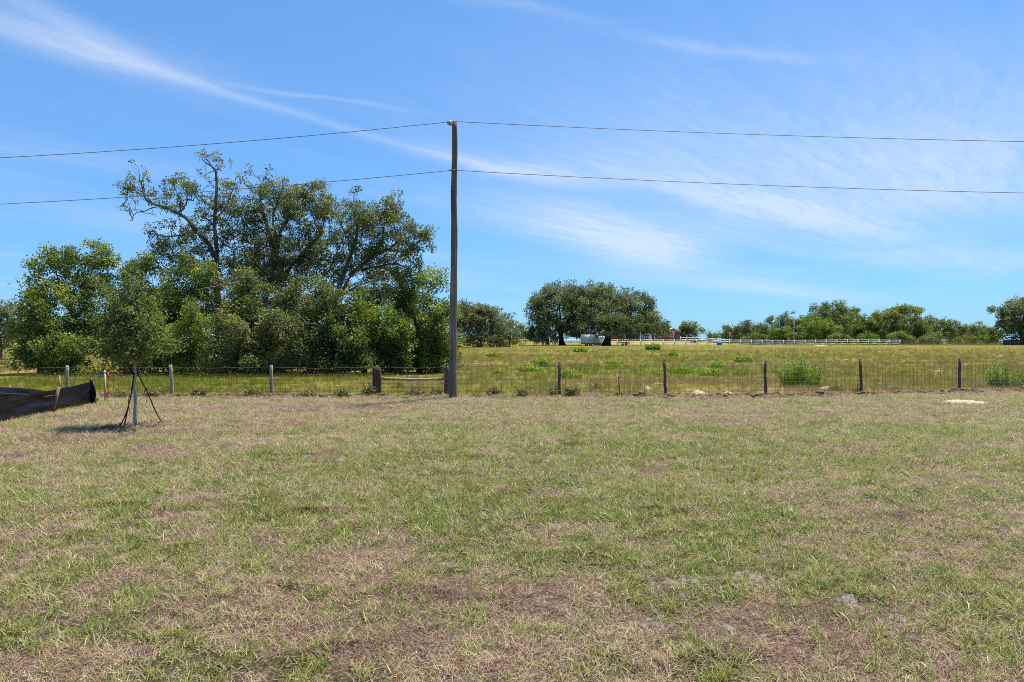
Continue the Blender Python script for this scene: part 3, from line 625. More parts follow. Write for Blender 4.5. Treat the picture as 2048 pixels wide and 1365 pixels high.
hang_moss(oak1, [(1078, 674, 10, 18), (1092, 676, 8, 20), (1108, 676, 8, 14), (1140, 662, 12, 14)], 138, rt)
hang_moss(oak2, [(1180, 672, 12, 12), (1262, 670, 20, 10)], 131, rt)

far_tree('round dark tree right behind the brick house', 1346, 1408, 648, 690, 200, 'far', -.1, 7, cover=1.1)
far_tree('small bright bush at the left end of the tree line', 1412, 1442, 664, 690, 185, 'far_bright', 0, 4, 'bush', cat='bush')
far_tree('dark pointed tree at the left end of the tree line', 1438, 1476, 655, 690, 190, 'far', -.1, 5)
far_tree('dark round tree of the tree line left of the light pole', 1466, 1516, 646, 690, 188, 'live_oak', .06, 6)
far_tree('grey-green tree with ragged top left of the light pole', 1502, 1562, 640, 690, 192, 'live_oak', .1, 6)
far_tree('dark bluish tree rising behind the light pole', 1545, 1606, 626, 690, 196, 'live_oak', 0, 6)
far_tree('bright green bush in front of the tree line beside the light pole', 1530, 1588, 656, 690, 176, 'far_bright', -.12, 6, 'bush', cat='bush')
far_tree('tallest tree of the tree line with open flat layers', 1610, 1716, 602, 690, 188, 'far', .0, 10, ells=[blob(1640, 628, 22, 18, 188), blob(1668, 616, 20, 14, 188), blob(1655, 632, 30, 16, 188), blob(1695, 628, 22, 14, 188), blob(1672, 650, 48, 30, 186), blob(1630, 648, 22, 24, 187), blob(1705, 648, 20, 24, 187), blob(1684, 608, 10, 7, 188), blob(1712, 622, 8, 6, 188), blob(1625, 618, 10, 9, 188)], cover=.85)
far_tree('bright green tree in front of the tallest tree', 1592, 1690, 634, 692, 178, 'far_bright', -.08, 8)
far_tree('olive tree in the middle of the tree line', 1690, 1765, 630, 692, 184, 'far', .08, 7)
far_tree('layered tree with a flat spreading top', 1730, 1812, 622, 692, 182, 'far', .04, 7)
far_tree('flat-topped tree standing above the right part of the tree line', 1775, 1850, 611, 692, 186, 'far', .06, 6, ells=[blob(1808, 620, 28, 8, 186), blob(1826, 622, 22, 7, 186), blob(1795, 632, 22, 12, 186), blob(1812, 652, 36, 26, 185), blob(1790, 622, 14, 7, 186)])
far_tree('dense dark tree below the flat-topped tree', 1790, 1862, 640, 692, 180, 'far', -.05, 7)
far_tree('last tree at the right end of the tree line', 1842, 1912, 634, 692, 183, 'far', .0, 7, ells=[blob(1876, 664, 30, 24, 183), blob(1862, 648, 24, 14, 183), blob(1892, 650, 20, 10, 183), blob(1900, 668, 12, 20, 182), blob(1850, 672, 14, 18, 182)])
far_tree('bright shrub at the foot of the tree line near the white fence end', 1716, 1760, 664, 692, 172, 'far_bright', -.1, 5, 'bush', cat='bush')
far_tree('pale green shrub under the flat-topped tree', 1770, 1830, 662, 692, 173, 'far', .2, 5, 'bush', cat='bush')
far_tree('small distant tree just past the end of the tree line', 1905, 1945, 652, 690, 215, 'far', .12, 5)
far_tree('distant tree in the gap on the right', 1935, 1978, 645, 690, 210, 'live_oak', .18, 6)
far_tree('yellow-green tree in front of the big oak on the right', 1958, 2005, 656, 692, 165, 'far_bright', -.2, 5)
far_tree('big oak cut by the right edge of the picture', 1990, 2110, 592, 692, 150, 'live_oak', .06, 8, group=None, leaf=.36, sub=.7, nl=46, tr=.5, ells=[blob(2040, 635, 36, 34, 150), blob(2058, 612, 36, 22, 150), blob(2018, 625, 18, 14, 150), blob(1990, 620, 14, 6, 150), blob(1978, 620, 7, 4, 150), blob(2020, 655, 24, 22, 149), blob(2048, 665, 30, 22, 149), blob(2085, 640, 34, 40, 150), blob(2006, 650, 12, 12, 149)])
for x0, x1, y0, D, q, mt in [(1452, 1545, 656, 196, 'dark tree filling the tree line left of the light pole', 'far'), (1560, 1650, 640, 194, 'full green tree behind the bright green tree', 'far'), (1640, 1735, 630, 195, 'leafy tree closing the gap behind the tallest tree', 'far'),
                         (1735, 1800, 634, 193, 'full tree behind the layered tree', 'far'), (1815, 1885, 645, 191, 'full tree between the flat-topped tree and the last tree', 'far'), (1880, 1990, 660, 222, 'low wooded strip closing the gap on the right', 'far_bright')]:
    far_tree(q, x0, x1, y0, 691, D, mt, .06, 8)
for k, (x0, x1, y0, D, q) in enumerate([(1560, 1620, 668, 174, 'broad dark bush between the light pole and the bright green tree'), (1480, 1540, 668, 178, 'low dark bush behind the white fence left of the light pole'),
                                       (1655, 1712, 668, 173, 'dark understory bush in front of the tallest tree'), (1834, 1890, 670, 172, 'low bush at the foot of the last tree'), (1908, 1960, 672, 176, 'scrubby low bush behind the farm wire fence')]):
    far_tree(q, x0, x1, y0, 693, D, 'far', -.06 + .03 * k, 5, 'bush', cat='bush')
# ------------------------------------------------------------------ brick house, shed, trailer
HD = 185.0
def hz(px): return g1(X(px, HD), HD)
def rect_prism(mb, x0, x1, y0, y1, z0, z1): mb.box(((x0 + x1) / 2, (y0 + y1) / 2, (z0 + z1) / 2), (x1 - x0, y1 - y0, z1 - z0))
def gable_roof(mb, x0, x1, y0, y1, ze, zr, along='x', th=.12):
    """two roof planes with thickness; ridge along x or y"""
    if along == 'x':
        ym = (y0 + y1) / 2; prof = [(y0, ze), (ym, zr), (y1, ze)]; V = [(x, y, z + d) for x in (x0, x1) for d in (0, th) for y, z in prof]
    else:
        xm = (x0 + x1) / 2; prof = [(x0, ze), (xm, zr), (x1, ze)]; V = [(x, y, z + d) for y in (y0, y1) for d in (0, th) for x, z in prof]
    mb.add(V, [(3, 4, 10, 9), (4, 5, 11, 10), (0, 6, 7, 1), (1, 7, 8, 2), (0, 3, 9, 6), (2, 8, 11, 5), (0, 1, 4, 3), (1, 2, 5, 4), (6, 9, 10, 7), (7, 10, 11, 8)])
hx = lambda px: X(px, HD)
z0h = hz(1345) - .15; zl = Z(665, HD); zr = Z(657.5, HD)
house = thing('brick_house', 'low red brick house with a gabled wing, half hidden by the broad oak', 'house', (hx(1300), HD + 4, z0h))
mb = MB(); rect_prism(mb, hx(1332.5), hx(1359.5), HD, HD + 9, z0h, zl); mb.build('wing_wall', M['brick'], house)
mb = MB(); rect_prism(mb, hx(1226), hx(1332), HD + 2.2, HD + 9.5, z0h, zl); mb.build('main_wall', M['brick'], house)
mb = MB(); xm = hx(1346); a, bq = hx(1332.3), hx(1359.7)
mb.add([(a, HD - .06, zl), (bq, HD - .06, zl), (xm, HD - .06, zr - .05), (a, HD + .02, zl), (bq, HD + .02, zl), (xm, HD + .02, zr - .05)], [(0, 3, 4, 1), (1, 4, 5, 2), (2, 5, 3, 0)], [(0, 1, 2), (3, 5, 4)])
mb.build('gable', M['tan_trim'], house)
mb = MB(); gable_roof(mb, hx(1330.5), hx(1361.5), HD - .4, HD + 9.3, zl - .06, zr, 'y'); mb.build('wing_roof', M['tan_trim'], house)
mb = MB(); gable_roof(mb, hx(1223), hx(1334), HD + 1.6, HD + 10.1, zl - .04, zl + 1.5, 'x'); mb.build('main_roof', M['shingle'], house)
def win(px0, px1, py0, py1, yf, mull):
    x0, x1 = X(px0, yf), X(px1, yf); za, zb = Z(py1, yf), Z(py0, yf); mb = MB(); t = .14
    rect_prism(mb, x0, x0 + t, yf - .07, yf + .03, za, zb); rect_prism(mb, x1 - t, x1, yf - .07, yf + .03, za, zb)
    rect_prism(mb, x0 + t, x1 - t, yf - .07, yf + .03, zb - t, zb); rect_prism(mb, x0 + t, x1 - t, yf - .07, yf + .03, za, za + t)
    zm = (za + zb) / 2; rect_prism(mb, x0 + t, x1 - t, yf - .06, yf + .03, zm - .05, zm + .05)
    for k in range(1, mull): xx = x0 + (x1 - x0) * k / mull; rect_prism(mb, xx - .05, xx + .05, yf - .065, yf + .03, za + t, zm - .05); rect_prism(mb, xx - .05, xx + .05, yf - .065, yf + .03, zm + .05, zb - t)
    w = mb.build('window', M['white'], house); mb = MB(); rect_prism(mb, x0 + t * .8, x1 - t * .8, yf - .03, yf + .02, za + t * .8, zb - t * .8); mb.build('pane', M['glass'], w)
win(1341, 1347.5, 668, 679.5, HD, 1)
for x0, x1, y0, y1, k in [(1314, 1322, 667, 681, 2), (1323, 1328, 667, 681, 1), (1271, 1278, 668, 680, 1), (1284, 1298, 669, 680, 3), (1246, 1252, 669, 680, 1)]: win(x0, x1, y0, y1, HD + 2.2, k)
mb = MB(); rect_prism(mb, hx(1301), hx(1307), HD + 2.1, HD + 2.25, z0h, z0h + 2.1); mb.build('door', M['white'], house)
for px in (1281, 1310):
    mb = MB(); rect_prism(mb, hx(px), hx(px + 1.6), HD + .6, HD + .8, z0h, zl - .1); mb.build('porch_post', M['white'], house)

SD = 150.0; sz = g1(X(1203, SD), SD); sx = lambda px: X(px, SD)
shed = thing('shed', 'grey sheet metal shed with a low gable between the two large oaks', 'shed', (sx(1203), SD, sz))
mb = MB(); rect_prism(mb, sx(1190), sx(1217), SD, SD + 4, sz - .1, sz + 2.0); mb.build('wall', M['grey_metal'], shed)
mb = MB(); gable_roof(mb, sx(1188.5), sx(1218.5), SD - .2, SD + 4.2, sz + 1.98, sz + 2.75, 'y', .08); mb.build('roof', M['grey_metal'], shed)
mb = MB(); a, bq, xm = sx(1190), sx(1217), sx(1203.5); mb.add([(a, SD + .01, sz + 2.0), (bq, SD + .01, sz + 2.0), (xm, SD + .01, sz + 2.72), (a, SD + .06, sz + 2.0), (bq, SD + .06, sz + 2.0), (xm, SD + .06, sz + 2.72)], [(0, 3, 4, 1), (1, 4, 5, 2), (2, 5, 3, 0)], [(0, 1, 2), (3, 5, 4)]); mb.build('gable', M['grey_metal'], shed)
mb = MB(); rect_prism(mb, sx(1199), sx(1208), SD - .05, SD + .02, sz, sz + 1.8); mb.build('door', M['white'], shed)

def wheel(x, y, z, r, parent, w=.2):
    mb = MB(); mb.tube([(x, y - w / 2, z), (x, y + w / 2, z)], r, 14); o = mb.build('wheel', M['tyre'], parent, False)
    mb = MB(); mb.tube([(x, y - w / 2 - .02, z), (x, y - w / 2 + .03, z)], r * .5, 10); mb.build('rim', M['grey_metal'], o)
TD = 128.0; tz = g1(X(1178, TD), TD); tx = lambda px: X(px, TD)
tr = thing('box_trailer', 'white box trailer parked in the shade under the large oaks', 'trailer', (tx(1178), TD, tz))
mb = MB(); rect_prism(mb, tx(1164), tx(1191), TD, TD + 2.0, tz + .45, tz + 2.1); mb.build('body', M['trailer'], tr)
mb = MB(); rect_prism(mb, tx(1163.5), tx(1191.5), TD - .04, TD + 2.04, tz + 2.1, tz + 2.18); mb.build('roof', M['grey_metal'], tr)
mb = MB(); rect_prism(mb, tx(1163), tx(1193), TD + .1, TD + 1.9, tz + .33, tz + .45); mb.tube([(tx(1193), TD + 1, tz + .4), (tx(1203), TD + 1, tz + .42)], .07, 6); mb.tube([(tx(1201), TD + 1, tz + .42), (tx(1201), TD + 1, tz)], .05, 6); mb.build('chassis', M['dark_metal'], tr)
for px in (1173, 1181): wheel(tx(px), TD - .02, tz + .33, .33, tr)
mb = MB(); rect_prism(mb, tx(1169.5), tx(1184.5), TD - .14, TD - .005, tz + .62, tz + .72); mb.build('fender', M['white'], tr)
FD = 138.0; fz = g1(X(1254, FD), FD); fx = lambda px: X(px, FD)
fl = thing('flatbed_trailer', 'low dark flatbed trailer behind the fence in front of the brick house', 'trailer', (fx(1254), FD + 4, fz))
mb = MB(); rect_prism(mb, fx(1244), fx(1264), FD + 3.6, FD + 5.6, fz + .55, fz + .72); mb.build('deck', M['dark_metal'], fl)
mb = MB()
for px in np.linspace(1244.5, 1263.5, 5): rect_prism(mb, fx(px) - .04, fx(px) + .04, FD + 3.62, FD + 3.7, fz + .72, fz + 1.0)
rect_prism(mb, fx(1244), fx(1264), FD + 3.62, FD + 3.7, fz + 1.0, fz + 1.07); mb.build('side_rail', M['dark_metal'], fl)
for px in (1251, 1258): wheel(fx(px), FD + 3.5, fz + .32, .32, fl)

# ------------------------------------------------------------------ white three-rail fence
def wf_at(px):
    D = np.interp(px, [1200, 1350, 1480, 1800], [139, 147, 152, 158]); return np.array([X(px, D), D])
wf = thing('rail_fence', 'long white three-rail wooden fence across the back of the pasture', 'fence', (*wf_at(1500), g1(*wf_at(1500))))
px = 1800.0; posts = [px]
while px > 1218: px -= 22.0 * 150 / wf_at(px)[1]; posts.append(px)
postmb = MB(); postmb.box((0, 0, .56), (.13, .13, 1.36)); V = np.concatenate(postmb.V); post_me = mesh_data('post', V, [np.concatenate(postmb.F4)], M['white'])
prev = None; NOR = 'weathered grey board of the shaded left end of the fence'
for k, px in enumerate(posts):
    x, y = wf_at(px); z = g1(x, y); inst('post', post_me, wf, (x, y, z))
    if prev is not None:
        for h in (.30, .72, 1.14):
            p, q = np.array([prev[0], prev[1] - .085, prev[2] + h]), np.array([x, y - .085, z + h]); mid = (p + q) / 2; L = np.linalg.norm(q - p)
            mb = MB(); d = (q - p) / L; nrm = np.array([-d[1], d[0], 0]); up = np.array([0, 0, 1.]); Vb = []
            for s in (0, L):
                for a in (-.02, .02):
                    for c in (-.065, .065): Vb.append(p + d * s + nrm * a + up * c)
            mb.add(Vb, [(0, 1, 3, 2), (4, 6, 7, 5), (0, 4, 5, 1), (2, 3, 7, 6), (0, 2, 6, 4), (1, 5, 7, 3)])
            mb.build('rail', M['white'], wf)
    prev = (x, y, z)
wf2 = thing('rail_fence', 'short white fence in the yard right of the brick house', 'fence', (X(1400, 178), 178, g1(X(1400, 178), 178)))
p0 = None
for px in np.linspace(1361, 1462, 9):
    x, y = X(px, 178), 178.0; z = g1(x, y); inst('post', post_me, wf2, (x, y, z))
    if p0 is not None:
        for h in (.5, 1.0): mb = MB(); mb.tube([(p0[0], y - .09, p0[1] + h), (x, y - .09, z + h)], .06, 4); mb.build('rail', M['white'], wf2)
    p0 = (x, z)
p0 = None
wf3 = thing('rail_fence', 'piece of white fence under the left large oak', 'fence', (X(1145, 158), 158, g1(X(1145, 158), 158)))
for px in np.linspace(1108, 1176, 5):
    x, y = X(px, 158), 158.0; z = g1(x, y); inst('post', post_me, wf3, (x, y, z))
    if p0 is not None:
        for h in (.4, .72, 1.05): mb = MB(); mb.tube([(p0[0], y - .09, p0[1] + h), (x, y - .09, z + h)], .07, 4); mb.build('rail', M['white'], wf3)
    p0 = (x, z)
def on_fence(px): x, y = wf_at(px); return x, y - .2, g1(x, y)
x, y, z = on_fence(1437); tb = thing('water_tub', 'blue water tub standing at the foot of the white fence', 'tub', (x, y - .4, z))
mb = MB(); th = np.linspace(0, 2 * pi, 17)[:-1]
mb.tube([(x, y - .4, z), (x, y - .4, z + .06)], .47, 16); prof = [(.46, 0.05), (.52, .5), (.55, .52), (.55, .57), (.49, .57), (.45, .12)]
Vp = [(x + r * 1.15 * cos(a), y - .4 + r * .7 * sin(a), z + h) for r, h in prof for a in th]; Fp = [(i * 16 + j, i * 16 + (j + 1) % 16, (i + 1) * 16 + (j + 1) % 16, (i + 1) * 16 + j) for i in range(len(prof) - 1) for j in range(16)]
mb.add(Vp, Fp); mb.build('tub_wall', M['blue_tub'], tb)
x, y, z = on_fence(1386); ban = thing('banner', 'small red, white and blue banner hung on the white fence', 'banner', (x, y, z + .5))
for k, (a, bq, mt) in enumerate([(-.62, -.22, 'blue'), (-.22, 0.0, 'white'), (0.0, .66, 'orange')]):
    mb = MB(); n = 7; Vb = []
    for iy, h in enumerate((.45, .72, .98)):
        for ix in range(n): Vb.append((x + a + (bq - a) * ix / (n - 1), y + .03 * sin(5 * ix / n + iy + k), z + h))
    fb = [(i * n + j, i * n + j + 1, (i + 1) * n + j + 1, (i + 1) * n + j) for i in range(2) for j in range(n - 1)]; Vb2 = [(p[0], p[1] + .012, p[2]) for p in Vb]
    mb.add(Vb, fb); mb.add(Vb2, [f[::-1] for f in fb]); mb.build('cloth', M[mt], ban)

# light pole, orange marker, farm fence and board fence on the right
LD = 168; x = X(1588, LD); z = g1(x, LD); lp = thing('light_pole', 'slim pale light pole standing in front of the tree line', 'light pole', (x, LD, z))
mb = MB(); mb.tube([(x, LD, z - .1), (x, LD, Z(640, LD))], [.10, .07], 8); mb.build('pole', M['grey_metal'], lp)
zt = Z(640, LD); mb = MB(); mb.tube([(x, LD, zt), (x - .25, LD - .05, zt + .25), (x - .7, LD - .1, zt + .28)], .05, 6); mb.build('arm', M['grey_metal'], lp)
mb = MB(); mb.box((x - .75, LD - .1, zt + .2), (.6, .3, .18), 0, .12); mb.build('lamp_head', M['white'], lp)
x = X(1575.5, 162); z = g1(x, 162); om = thing('leaning_marker', 'small orange marker leaning behind the white fence', 'marker', (x, 162, z))
mb = MB(); mb.tube([(x - .25, 162, z), (x + .2, 162, z + 1.7)], [.13, .10], 6); mb.build('stake', M['orange'], om); mb = MB(); mb.box((x + .2, 161.9, z + 1.55), (.42, .05, .4), 0, .3); mb.build('plate', M['orange'], om)

ff = thing('farm_fence', 'old wire farm fence with dark posts running right from the white fence', 'fence', (X(1900, 156), 156, g1(X(1900, 156), 156)))
postd = MB(); postd.tube([(0, 0, -.15), (0.02, 0, 1.25)], [.085, .07], 7); pd_me = mesh_data('post', np.concatenate(postd.V), [np.concatenate(postd.F4), np.concatenate(postd.F3)], M['post_dark'])
ffx = [1806, 1828, 1850, 1877, 1908, 1942, 1975, 2010, 2044, 2080, 2116]
for px in ffx: x = X(px, 156); inst('post', pd_me, ff, (x, 156, g1(x, 156)), (0, rt.normal() * .04, 0))
for h in (.3, .6, .9, 1.15):
    mb = MB(); mb.tube([(X(px, 156), 155.93, g1(X(px, 156), 156) + h) for px in ffx], .018, 3, False); mb.build('strand', M['wire_dark'], ff)
bf = thing('board_fence', 'dark weathered board fence under the big oak at the right edge', 'fence', (X(2030, 150), 150, g1(X(2030, 150), 150)))
z = g1(X(2030, 150), 150)
for px in np.arange(2006, 2110, 1.6):
    x = X(px, 150); mb = MB(); mb.box((x, 150 + rt.normal() * .01, z + .6 + rt.normal() * .02), (.15, .03, 1.15)); mb.build('board', M['board'], bf)
for h in (.3, .95): mb = MB(); mb.box((X(2058, 150), 150.06, z + h), (X(2110, 150) - X(2006, 150), .05, .1)); mb.build('rail', M['board'], bf)

# ------------------------------------------------------------------ utility pole with its cables
PD = 17.9; pbx = X(906, PD); pz = g1(pbx, PD)
pole = thing('utility_pole', 'tall weathered wooden utility pole beside the fence', 'utility pole', (pbx, PD, pz))
pts = [(906, 801), (905.5, 740), (906, 680), (907.2, 600), (908, 520), (908.5, 450), (907.5, 400), (908.5, 350), (909.5, 300), (909, 246)]
path = smooth_path(np.array([P(a, b2, PD) for a, b2 in pts]), 5); path[0, 2] = pz - .3
rr = np.interp(path[:, 2], [0, 7.2], [.106, .070]) * (1 + .025 * np.sin(path[:, 2] * 5) + .015 * np.sin(path[:, 2] * 13))
mb = MB(); mb.tube(path, rr, 18); mb.build('shaft', M['pole'], pole, False)
tp = P(909, 246, PD); mb = MB(); mb.tube([tp + [0, 0, -.03], tp + [0, 0, .02]], [.072, .05], 14); mb.build('cap', M['post_dark'], pole)
ip = P(905, 250, PD) + np.array([-.03, -.10, 0]); ax = np.array([-.45, -.9, -.05]); ax /= np.linalg.norm(ax)
mb = MB(); q = [ip + ax * s for s in (0, .02, .03, .05, .06, .08, .09, .12)]; mb.tube(q, [.055, .062, .045, .045, .066, .066, .045, .04], 14); mb.build('insulator', M['porcelain'], pole)
mb = MB(); mb.tube([ip - ax * .12, ip + ax * .16], .014, 6); mb.tube([ip + ax * .14, ip + ax * .165], .026, 6); mb.build('bolt', M['steel'], pole)
lpz = P(905, 343, PD); mb = MB(); mb.tube([lpz + [-.06, -.075, .02], lpz + [0, -.115, 0], lpz + [.07, -.075, .02]], .016, 6); mb.box(lpz + np.array([0, -.095, .0]), (.05, .06, .05)); mb.build('staple', M['steel'], pole)
mb = MB(); mb.tube([lpz + [.03, -.085, -.5], lpz + [.03, -.115, -.5]], .016, 6); mb.build('bolt', M['steel'], pole)
def cable(label, zt, y, sl, sr):
    L = 46.0; V = []
    for x in np.linspace(-L, L, 121):
        t = abs(x) / L; sg = (sl if x < 0 else sr) * 4 * t * (1 - t); V.append((pbx + .03 + x, y, zt - sg))
    o = thing('overhead_cable', label, 'cable', (pbx, y, zt)); mb = MB(); mb.tube(V, .0075, 5, False); mb.build('strand', M['cable'], o, True)
cable('upper overhead cable tied to the top of the utility pole', Z(247, PD) - .0, PD - .15, 1.24, .60)
cable('lower overhead cable stapled to the utility pole below its top', Z(343, PD), PD - .115, 1.16, .68)

# ------------------------------------------------------------------ wire fence along the lawn
rf = np.random.default_rng(31)
fence = thing('wire_fence', 'rusty woven wire fence on wooden posts between the lawn and the pasture', 'fence', (0, 18.53, 0))
def post(px, tpx, ytop, mat, r, jag=0.0, label=None, sides=9, y=None, dz=-.15):
    x = X(px, 18.53); 
    for _ in range(4): yy = float(fence_y(x)) if y is None else y; x = X(px, yy)
    z = g1(x, yy); top = P(tpx, ytop, yy); base = np.array([x, yy, z + dz]); n = 8; t = np.linspace(0, 1, n)[:, None]
    w = base + (top - base) * t + rf.normal(size=(n, 3)) * .006; mb = MB()
    mb.tube(w, np.linspace(r * 1.06, r * .95, n) * (1 + rf.normal(size=n) * .03), sides)
    if jag: # a broken, uneven top
        for k in range(5): a = rf.random() * 6.28; mb.box(top + np.array([cos(a) * r * .5, sin(a) * r * .5, .0]), (r * .5, r * .4, jag * rf.uniform(.5, 1.5)), a)
    o = mb.build('post', M[mat], fence, False)
    if label: o['label'] = label
    return o, w
grey = [(-75, -74, 732), (136, 134, 731.5), (345, 341, 730.5), (545, 541, 731)]
for a, bq, c in grey: post(a, bq, c, 'post_grey', .047, .012)
post(754.5, 753.5, 734, 'post_brown', .115, .02, 'thick split brace post with a pale worn top', 13)
post(894, 893.5, 733, 'post_dark', .072, .014, 'brace post half hidden by the utility pole', 11, 18.6)
for a, bq, c in [(1119, 1119, 728), (1331.5, 1329, 725), (1532, 1530, 725.5), (1724, 1720, 722.5), (1919.5, 1919.5, 720.5), (2120, 2118, 717)]:
    o, w = post(a, bq, c, 'post_dark', .039, .006); mb = MB(); tpp = w[-1]
    mb.tube([tpp + [-.005, 0, -.02], tpp + [-.005, 0, .05]], [.02, .016], 6); mb.box(tpp + np.array([.012, 0, .035]), (.035, .02, .03)); mb.build('insulator', M['wire_dark'], o)
r0, r1 = P(762, 757, 18.5), P(889, 757.5, 18.56); w = wiggle(r0, r1, 12, .03, rf, -.018); mb = MB(); mb.tube(w, np.linspace(.038, .034, 12) * (1 + rf.normal(size=12) * .05), 9)
mb.tube([w[-2], w[-1] + [.02, 0, .01]], [.04, .05], 8); mb.build('brace_rail', M['post_grey'], fence, False)
FX = np.concatenate([np.arange(-17, 17.01, .4)]); FXY = fence_y(FX)
top_h = np.interp(FX, [-17, -2, 0, 17], [.79, .79, .86, .90])
nst = 7; fr = np.array([.06, .17, .30, .44, .60, .78, 1.0])
px_posts = [X(p, 18.53) for p in (-75, 135, 343, 543, 754, 893, 1119)] + [X(1331, 18.6), X(1531, 19), X(1722, 19.6), X(1920, 20.6)]
def sagf(x): # strands dip a little between posts
    d = min(abs(x - p) for p in px_posts); return -.02 * min(d, 1.3)
rustc, darkc = M['rust'], M['wire_dark']
for k, f in enumerate(fr):
    V = [(x, y - .055, g1(x, 18.9) * .0 + h * f + (sagf(x) if f > .5 else sagf(x) * .4) + rf.normal() * .006) for x, y, h in zip(FX, FXY, top_h)]
    for nm, sl, mt in (('strand', slice(0, 38), rustc), ('strand', slice(37, None), darkc)):
        mb = MB(); mb.tube(V[sl], .0050 if k in (0, 6) else .0040, 4, False); mb.build(nm, mt, fence, True)
sm = {}
for nm, mt in (('l', rustc), ('r', darkc)):
    mb = MB(); mb.tube([(0, 0, 0), (.004, 0, .4), (-.004, 0, .7), (0, 0, 1)], .0029, 3, False); sm[nm] = mesh_data('stay', np.concatenate(mb.V), [np.concatenate(mb.F4)], mt)
x = -15.6
while x < 16.6:
    y = float(fence_y(x)); h = float(np.interp(x, [-17, -2, 0, 17], [.79, .79, .86, .90])) + sagf(x)
    bend = rf.normal() * .035 if -9 < x < -1.8 else rf.normal() * .012
    inst('stay', sm['l' if x < -1.9 else 'r'], fence, (x, y - .058, .02), (0, bend, 0), (1, 1, h * (1 if rf.random() > .06 else .8))); x += .133 * rf.uniform(.93, 1.07)

# ------------------------------------------------------------------ silt fence
rs = np.random.default_rng(41)
silt = thing('silt_fence', 'black fabric silt fence sagging on wooden stakes at the left edge', 'silt fence', (X(100, 14.4), 14.4, 0))
def ground_pt(px, D): x = X(px, D); return np.array([x, D, g1(x, D)])
def cloth_strip(ctrl, mat, parent, n=150, m=25, name='fabric', fold=.04, th=.004):
    """ctrl: (px, D, top row in the photograph) along the run"""
    c = np.array(ctrl, float); k = np.linspace(0, 1, len(c)); t = np.linspace(0, 1, n)
    pxs, Ds, tops = (np.interp(t, k, c[:, i]) for i in range(3)); V = []
    for i in range(n):
        b0 = ground_pt(pxs[i], Ds[i]); zt = Z(tops[i], Ds[i])
        for j in range(m):
            s = j / (m - 1); w = fold * (np.sin(8 * s + 9 * t[i] + 3 * np.sin(5 * t[i])) * .35 + 1.9 * (fbm(np.array([t[i] * 7.0 + s * 2.5]), np.array([s * 4.2 - t[i] * 6]), 71, 2)[0] - .5) * 2) * np.sin(pi * min(1, s * 1.05)) ** .5
            V.append((b0[0] + w * .35, b0[1] + w - .10 * (1 - s) ** 2, b0[2] - .02 + (zt - b0[2]) * s))
    V = np.array(V); i = np.arange(n - 1)[:, None] * m + np.arange(m - 1)[None, :]
    f = np.stack([i, i + m, i + m + 1, i + 1], -1).reshape(-1, 4); o = obj(name, V, [f], mat, parent, None, True)
    return V.reshape(n, m, 3), o
front = [(-150, 10.6, 806), (-60, 11.6, 800), (0, 12.5, 796), (40, 13.2, 790), (80, 13.9, 784), (114, 14.5, 777), (150, 15.4, 770), (186, 16.3, 761)]
G, fo = cloth_strip(front, M['silt_front'], silt)
line = G[:, 19, :] + np.array([0, -.012, 0]); up = np.array([0, 0, .008]); Vl = np.concatenate([line - up, line + up]); n = len(line); q = np.arange(n - 1)
obj('orange_thread', Vl, [np.stack([q, q + 1, q + 1 + n, q + n], 1)], mat_simple('thread', (.55, .22, .15), .7), fo)
G2, fo2 = cloth_strip([(112, 14.6, 783), (95, 15.0, 781), (60, 15.6, 776), (20, 16.0, 774), (-40, 16.6, 771), (-120, 17.2, 770)], M['silt'], silt, 90, 21)
line = G2[:, 14, :] + np.array([0, -.012, 0]); Vl = np.concatenate([line - up, line + up]); n = len(line); q = np.arange(n - 1)
obj('orange_thread', Vl, [np.stack([q, q + 1, q + 1 + n, q + n], 1)], bpy.data.materials['thread'], fo2)
mb = MB(); a = ground_pt(186.5, 16.3)
for k in range(6):
    o = np.array([.012 * k - .02, -.02 - .012 * (k % 3), 0]); mb.tube([a + o + [.02, 0, -.05], a + o + [.008 * k, -.01, .25], a + o + [-.03, 0, .585 - .02 * (k % 2)]], [.03, .026, .018], 6)
mb.build('rolled_end', M['silt_front'], silt, True)
def plank(name, p0, p1, w, th, mat, parent):
    p0, p1 = np.array(p0), np.array(p1); d = unit(p1 - p0); s = unit(np.cross(d, [0, 1., 0])); nn = np.cross(s, d); V = [p + s * a + nn * b for p in (p0, p1) for a in (-w / 2, w / 2) for b in (-th / 2, th / 2)]
    mb = MB(); mb.add(V, [(0, 1, 3, 2), (4, 6, 7, 5), (0, 4, 5, 1), (2, 3, 7, 6), (0, 2, 6, 4), (1, 5, 7, 3)]); return mb.build(name, mat, parent)
plank('stake', P(105.5, 828, 14.22), P(118, 774, 14.22), .048, .03, M['stake'], silt)
plank('stake', P(120.5, 771, 14.30), P(119, 752, 14.6), .022, .02, M['stake'], silt)
plank('stake', P(-70, 870, 11.4), P(-62, 790, 11.4), .045, .03, M['stake'], silt)
plank('stake', P(18, 800, 16.05), P(20, 770, 16.05), .04, .03, M['stake'], silt)

